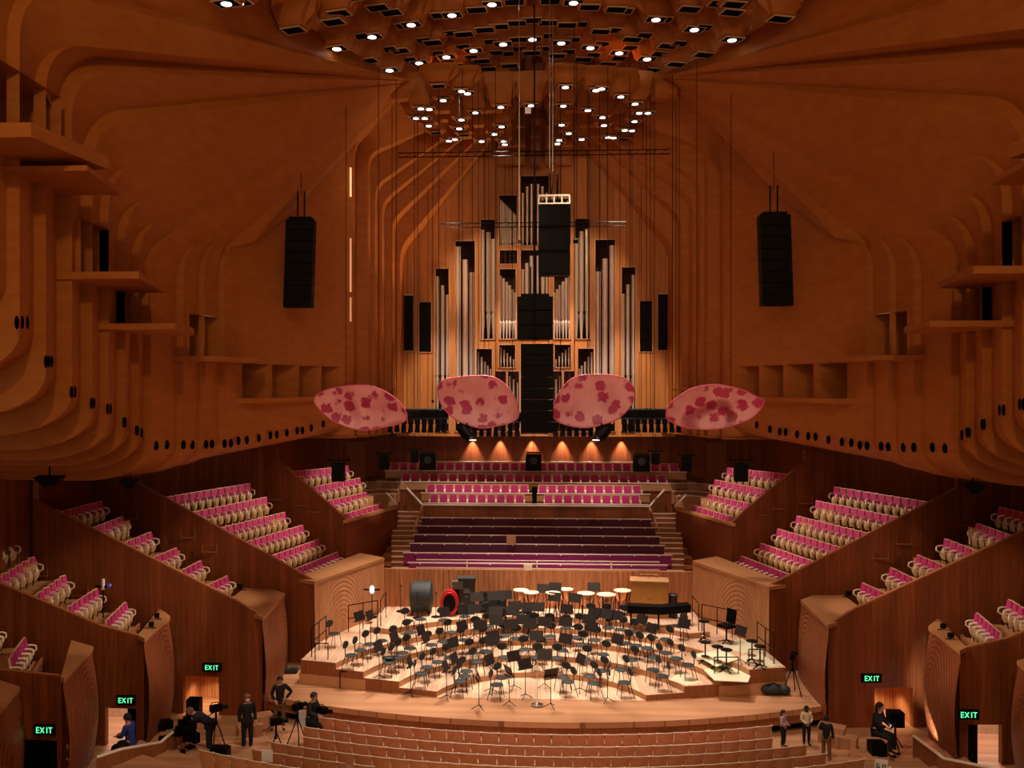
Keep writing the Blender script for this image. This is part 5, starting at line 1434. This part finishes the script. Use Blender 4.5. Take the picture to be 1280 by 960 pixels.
    hm.build('hair', hair, e, smooth=True)
    # face features
    fm = MB(); fm.ball((c.x, c.y-.104, c.z-.018), .017, 6, (.8,1.1,1.5)); 
    for s in (-1,1): fm.ball((c.x+s*.098, c.y+.005, c.z-.01), .022, 6, (.5,.8,1.3))
    fm.build('nose_and_ears', M[skin], e, smooth=True)
    em = MB()
    for s in (-1,1): em.ball((c.x+s*.035, c.y-.088, c.z+.008), .011, 6)
    em.box((c.x, c.y-.093, c.z-.055), (.045,.012,.009)); em.build('eyes_and_mouth', M['black'], e)
    if mask: MB().ball((c.x, c.y-.068, c.z-.045), .062, 8, (1,.75,.8)).build('face_mask', M['white'], e, smooth=True)
    return e
def rgb(n, c, r=.8): return plain(n, c, r)
navy = rgb('navy_cloth', (.006,.007,.012)); blk = rgb('black_cloth', (.004,.004,.005)); khaki = rgb('khaki_cloth', (.16,.085,.035)); brownh = rgb('brown_hair', (.035,.012,.006)); blackh = rgb('black_hair', (.006,.004,.004)); greyh = rgb('thin_hair', (.18,.10,.07))
cream = rgb('cream_knit', (.75,.62,.42)); blue = rgb('blue_cloth', (.02,.035,.22))
fl_, nt_, b_ = new_mat('floral_blouse'); vo = nt_.nodes.new('ShaderNodeTexVoronoi'); vo.inputs['Scale'].default_value = 14; cr = nt_.nodes.new('ShaderNodeValToRGB')
cr.color_ramp.elements[0].color = (.5,.08,.12,1); cr.color_ramp.elements[1].color = (.12,.14,.45,1); tcn = nt_.nodes.new('ShaderNodeTexCoord'); nt_.links.new(tcn.outputs['Object'], vo.inputs['Vector'])
e_ = cr.color_ramp.elements.new(.5); e_.color = (.6,.45,.6,1); nt_.links.new(vo.outputs['Distance'], cr.inputs['Fac']); nt_.links.new(cr.outputs[0], b_.inputs['Base Color'])
def foot(px, py, z=0): return PZ(px, py, z)
# man in dark suit with a face mask
p = foot(309,938); person(p, .5, 'person in a long dark suit and white face mask standing by the left steps', blk, blk, greyh, mask=True, coat=True, scale=(P(308,868,p.y).z)/1.75)
# man in dark jumper leaning, one hand on hip, on the steps
p = foot(350,912,.35); person(p, .3, 'person in black top and khaki trousers, hand on hip, leaning at the left stage corner', blk, khaki, blackh, scale=(P(351,846,p.y).z-.35)/1.75,
    J=dict(elL=(.38,.06,1.22), haL=(.17,-.06,1.02), elR=(-.27,.03,1.17), haR=(-.16,-.12,1.0), anR=(-.24,.1,.08), toR=(-.27,-.05,.04), knR=(-.16,-.02,.5)))
# camera operator sitting at the stage edge
p = foot(392,925,0.0); zz = P(393,862,p.y).z
SIT = dict(pel=(0,.05,.60), bel=(0,.02,.75), che=(0,-.02,.98), nec=(0,-.04,1.15), hea=(0,-.07,1.25), top=(0,-.08,1.37), shL=(.18,-.02,1.09), elL=(.23,-.10,.84), haL=(.12,-.32,.80), shR=(-.18,-.02,1.09), elR=(-.23,-.10,.84), haR=(-.12,-.32,.80),
    hiL=(.1,.0,.56), knL=(.14,-.42,.52), anL=(.14,-.40,.10), toL=(.14,-.54,.05), hiR=(-.1,.0,.56), knR=(-.14,-.42,.52), anR=(-.14,-.40,.10), toR=(-.14,-.54,.05))
pc = Vector((p.x, p.y-.2, max(0, zz-1.42)))
person(pc, 1.2, 'person in a dark polo shirt sitting on the stage edge and working a black camera', navy, blk, brownh, J=SIT)
o = MB().box((0,0,.21+pc.z/2-.0), (.4,.4,.42)).build('low_box', M['black'], None, loc=(pc.x+.0, pc.y+.05, 0)); tag(o, 'low black box the seated camera operator sits on', 'box')
def camera_rig(loc, rz, lab, h=.0, tripod=True):
    e = empty('video_camera', loc, rz); tag(e, lab, 'camera')
    MB().box((0,0,h), (.16,.34,.18)).build('camera_body', M['black'], e); MB().tube([(0,-.17,h),(0,-.34,h)], [.05,.065], 12).build('lens', M['black'], e)
    MB().box((-.12,.02,h+.1), (.1,.04,.08)).build('viewfinder', M['black'], e); MB().tube([(0,-.1,h+.1),(0,-.05,h+.17),(0,.12,h+.17),(0,.15,h+.1)], .012, 5).build('handle', M['black'], e)
    if tripod:
        MB().tube([(0,0,h-.1),(0,0,h-.5)], .03, 6).build('column', M['black'], e)
        for k in range(3): th = k*2.09+.4; MB().tube([(0,0,h-.3),(.36*math.cos(th),.36*math.sin(th),.02)], .018, 5).build('tripod_leg', M['black'], e)
        MB().tube([(0,.05,h-.12),(.1,.4,h-.28)], .012, 5).build('pan_handle', M['black'], e)
    return e
hm_ = Matrix.Rotation(1.2, 3, 'Z') @ Vector((0,-.36,0))
camera_rig((pc.x+hm_.x, pc.y+hm_.y, pc.z), 1.2, 'black video camera in the hands of the seated operator', h=.92, tripod=False)
q = foot(372,936); camera_rig(q, 2.6, 'black video camera on a tripod by the left seat rows, behind the white panel', h=1.25)
q = foot(345,952); camera_rig(q, 1.9, 'black video camera on a short tripod beside the white card', h=1.15)
q = foot(270,948); camera_rig(q, 2.2, 'black camera on a tall tripod at the bent-over crew member', h=1.45)
o = MB().box((0,0,.45),(.22,.02,.5)).build('display_card', M['white'], None, loc=foot(378,925)+Vector((0,0,.2))); tag(o,'narrow white panel standing beside the tripod and the seated operator','panel')
o = MB().box((0,0,0),(.28,.02,.30)).box((.0,-.005,-.02),(.24,.015,.2)).build('white_card', M['white'], None, loc=P(334,945,22.6)); tag(o,'white square card on the back of a stalls seat at the lower left','card')
# bent-over crew
p = foot(262,944); person(p, -1.4, 'person in a dark top bending over equipment at the left ramp wall', rgb('navy_top',(.012,.014,.03)), blk, greyh, scale=1.0,
    J=dict(bel=(0,-.12,1.05), che=(0,-.32,1.17), nec=(0,-.45,1.24), hea=(0,-.53,1.27), top=(0,-.62,1.32), shL=(.17,-.36,1.18), elL=(.2,-.42,.92), haL=(.15,-.58,.8), shR=(-.17,-.36,1.18), elR=(-.2,-.42,.92), haR=(-.15,-.58,.8)))
p = foot(162,962)+Vector((0,0,.15)); person(p, -1.7, 'person in a bright blue top crouching at the lower left behind the rail', blue, blk, blackh, J=SIT)
m = MB()
for i in range(26): m.box((random.uniform(-.5,.5),random.uniform(-.3,.3),random.uniform(.1,1.1)), (random.uniform(.1,.3),random.uniform(.1,.25),random.uniform(.1,.3)), rz=random.uniform(0,3))
m.box((0,0,.1),(1.1,.7,.2))
o = m.build('camera_equipment', M['black'], None, loc=foot(222,950)); tag(o,'jumble of black camera equipment against the left ramp rail','equipment')
o = MB().box((0,0,.3),(.5,.4,.6)).box((0,0,.62),(.4,.3,.06)).build('equipment_case', M['black'], None, loc=foot(275,962)); tag(o,'black equipment case behind the stalls seats at the lower left','case')
# right-hand group
p = foot(979,934); person(p, .9, 'person with brown hair in a flowered blouse beside the right seat rows', fl_, blk, brownh, long_hair=True, scale=(P(979,887,p.y).z)/1.74*.98, J=dict(elL=(.24,-.02,1.16), haL=(.02,-.2,1.14), elR=(-.24,-.02,1.16), haR=(-.02,-.2,1.10)))
p = foot(1008,931); person(p, .1, 'person in a cream jumper with hands held in front, middle of the right-hand group', cream, blk, blackh, skin='skin2', scale=(P(1008,883,p.y).z)/1.74, J=dict(elL=(.25,-.02,1.16), haL=(.08,-.24,1.08), elR=(-.25,-.02,1.16), haR=(-.06,-.24,1.0)))
p = foot(1033,951); person(p, 2.6, 'person in a black jacket and khaki trousers seen from behind, in the right-hand group', blk, khaki, blackh, scale=(P(1033,896,p.y).z)/1.74, J=dict(elL=(.27,-.05,1.2), haL=(.12,-.28,1.15)))
p = foot(1097,950)+Vector((0,0,.25)); person(p, .8, 'person with long black hair in black clothes sitting with a bright screen, lower right', blk, blk, blackh, long_hair=True, J=SIT)
pz = p
o = MB().box((0,0,.25),(.42,.42,.5)).build('seat_cube', M['black'], None, loc=(p.x,p.y+.05,.25-.0)); o.location.z = .0+.0; tag(o,'dark block under the person with long black hair at the lower right','box')
hm_ = Matrix.Rotation(.8, 3, 'Z') @ Vector((0,-.42,.83))
e = empty('tablet', p+hm_, .8); tag(e,'glowing tablet held by the long-haired person at the lower right','tablet'); MB().box((0,0,0),(.24,.02,.17),rx=.5).build('tablet_case', M['black'], e); MB().box((0,.012,.0),(.21,.012,.14),rx=.5).build('screen', plain('screen_glow',(.8,.85,1),.2,0,(.75,.85,1),3), e)
# white card reading G H
e = empty('row_sign', P(1101,957,22.8)); tag(e,'white card lettered G H at the bottom right of the seats','sign')
MB().box((0,0,0),(.30,.02,.30),ry=.12).build('card', M['white'], e)
m = MB()
for dx, dz, w_, h_ in ((-.075,.045,.07,.016),(-.105,0,.016,.1),(-.075,-.045,.07,.016),(-.045,-.02,.016,.05),(-.058,0,.035,.014),(.04,0,.016,.1),(.10,0,.016,.1),(.07,0,.06,.014)): m.box((dx,-.014,dz),(w_,.006,h_))
m.build('lettering', M['black'], e)
# tripod and bag on the right apron
q = PZ(991,868,ZS); e = camera_rig(q, 2.8, 'black tripod standing on the right end of the stage apron', h=1.25)
q = PZ(966,868,ZS); e = empty('kit_bag', q); tag(e,'slumped black kit bag on the stage apron beside the tripod','bag')
MB().ball((0,0,.17), .3, 10, (1.3,.7,.6)).ball((.35,0,.15), .22, 8, (1,.8,.75)).build('bag_body', M['blackpad'], e, smooth=True); MB().tube([(-.2,-.1,.3),(0,-.12,.42),(.2,-.1,.3)], .015, 5).build('strap', M['black'], e)
q = PZ(364,840,ZS+.02); o = MB().box((0,0,.05),(.45,.3,.1)).box((.1,0,.12),(.2,.2,.06)).build('cable_pile', M['blackpad'], None, loc=q); tag(o,'flat black cable box on the left corner of the apron','box')
# raised hand of someone in the circle
q = P(432,960,8.6); g = MB(); g.prism([(-6,1),(6,1),(6,9.6),(-6,9.6)], 4.75, 4.95); struct('floor_circle', g, M['apron'])
person((q.x-.22, 8.6, 4.95), 0.0, 'person at the bottom edge, only the raised open hand in view', rgb('grey_knit', (.2,.2,.22)), blk, brownh, scale=(P(432,945,8.6).z-4.95)/2.09, J=dict(shL=(.18,0,1.44), elL=(.24,-.02,1.68), haL=(.235,-.03,1.93)))
# ================= lights
def spot(name, loc, tgt, energy, size, blend=.6, col=(1,.93,.84), soft=.12):
    L = bpy.data.lights.new(name, 'SPOT'); L.energy = energy; L.spot_size = math.radians(size); L.spot_blend = blend; L.color = col; L.shadow_soft_size = soft
    o = bpy.data.objects.new(name, L); COL.objects.link(o); o.location = loc
    o.rotation_euler = (Vector(tgt)-Vector(loc)).to_track_quat('-Z','Y').to_euler(); return o
# stage lights from the glowing downlights of the crown
srcs = sorted([p for p in lamp_spots if abs(p.x) < 4.2], key=lambda p: (p.y, p.x))
pick = [srcs[i] for i in range(0, len(srcs), max(1, len(srcs)//12))][:12]
for i, p in enumerate(pick):
    spot('stage_downlight', p-Vector((0,0,.12)), (p.x*.9, 32.7+(i%3-1)*1.7, ZS), 4700, 44, .5, (1,.86,.73), .15)
for i, (x, y) in enumerate(((-3.4,38.5),(3.4,38.5),(-1.2,40.6),(1.2,40.6))):
    spot('choir_downlight', (x, y, H+10.7), (x*1.4, 45.3, 5.9), 7000, 26, .6, (1,.8,.70), .15)
for s in (-1, 1):
    spot('box_downlight', (s*5.0,35.6,H-1.9), (s*11.0,35.4,5.0), 1500, 44, .5, (1,.84,.70), .12)
    spot('box_downlight', (s*5.8,31.0,H-2.0), (s*12.0,31.0,4.3), 1300, 44, .5, (1,.82,.66), .12)
    spot('box_downlight', (s*6.4,27.0,H-2.1), (s*13.0,28.0,3.6), 1100, 44, .5, (1,.82,.66), .12)
    spot('box_downlight', (s*7.2,23.2,H-2.4), (s*13.2,24.8,3.0), 420, 46, .5, (1,.82,.66), .12)
    spot('terrace_downlight', (s*4.4,38.6,H-1.9), (s*8.8,40.3,5.6), 850, 44, .5, (1,.82,.68), .12)
    spot('audience_fill_spot', (s*5.0,3.0,H+10.5), (s*6.5,27.0,H+.5), 2600, 75, .6, (1,.62,.33), .4)  # unseen fill added high over the audience to brighten the rib returns
    spot('stalls_fill_spot', (s*3.0,19.0,H+11.5), (s*4.0,24.6,0), 4600, 50, .7, (1,.82,.64), .2)  # unseen spots added to lift the dark stalls seat backs
# unseen front spots added to brighten the petals
for px, py in ((450,508),(598,502),(742,502),(893,508)):
    t = P(px, py, 33.0); spot('petal_fill_spot', (t.x*.5, 12.0, H+8.5), t, 2000, 9, .5, (1,.86,.82), .1)
# downlights under the organ soffit on the back wall
fx = MB()
for px in (590,625,665,703,740,778):
    x = P(px, 550, 46.8).x
    spot('wall_downlight', (x, 47.1, H-2.62), (x, 47.25, 5), 520, 60, .8, (1,.80,.68), .03)
    fx.lathe([(.07,0),(.07,.08)], (x, 47.1, H-2.6), 12)
struct('trim_soffit_fittings', fx, M['black'])
# washers on the niche arches and the organ
spot('niche_washer', (-1.6,43.6,H+.8), (-5.2,41.6,H+8.3), 1500, 62, .6, (1,.66,.40), .12)
spot('niche_washer', (-3.0,43.8,H-.5), (-6.6,41.0,H+5.0), 500, 50, .7, (1,.62,.36), .12)
spot('niche_washer', (-5.4,39.2,H+5.5), (4.2,42.8,H+8.5), 300, 50, .6, (1,.60,.33), .2)
spot('organ_washer', (-3.5,38.6,H+10.4), (-1.5,44.3,H+3), 1700, 52, .6, (1,.72,.5), .2)
spot('organ_washer', (3.5,38.6,H+10.4), (1.5,44.3,H+3), 1700, 52, .6, (1,.72,.5), .2)
# slits of light at the far edge of the left wall
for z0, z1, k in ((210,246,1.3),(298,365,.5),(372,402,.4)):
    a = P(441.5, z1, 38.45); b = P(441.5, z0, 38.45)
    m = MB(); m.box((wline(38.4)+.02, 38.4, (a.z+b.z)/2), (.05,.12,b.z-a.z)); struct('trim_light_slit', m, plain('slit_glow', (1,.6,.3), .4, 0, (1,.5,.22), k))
# bright patch on the right carved wall
spot('wall_spot', (10.85,27.2,.15), (11.6,28.1,.75), 700, 50, .7, (1,.95,.85), .03)
# ================= camera, world, view
cam = bpy.data.cameras.new('camera'); co = bpy.data.objects.new('camera', cam); COL.objects.link(co)
cam.sensor_width = 36; cam.lens = F/1280*36; cam.shift_x = (640-PX0)/1280
co.location = (CAMX, 0, H); co.rotation_euler = (math.pi/2, 0, YAW)
cam.clip_end = 200
S.camera = co
w = bpy.data.worlds.new('world'); S.world = w; w.use_nodes = True
w.node_tree.nodes['Background'].inputs[0].default_value = (1.0,.62,.36,1)
w.node_tree.nodes['Background'].inputs[1].default_value = .40
S.view_settings.view_transform = 'Standard'; S.view_settings.look = 'None'
S.view_settings.gamma = 1; S.view_settings.use_curve_mapping = False
S.view_settings.exposure = 0
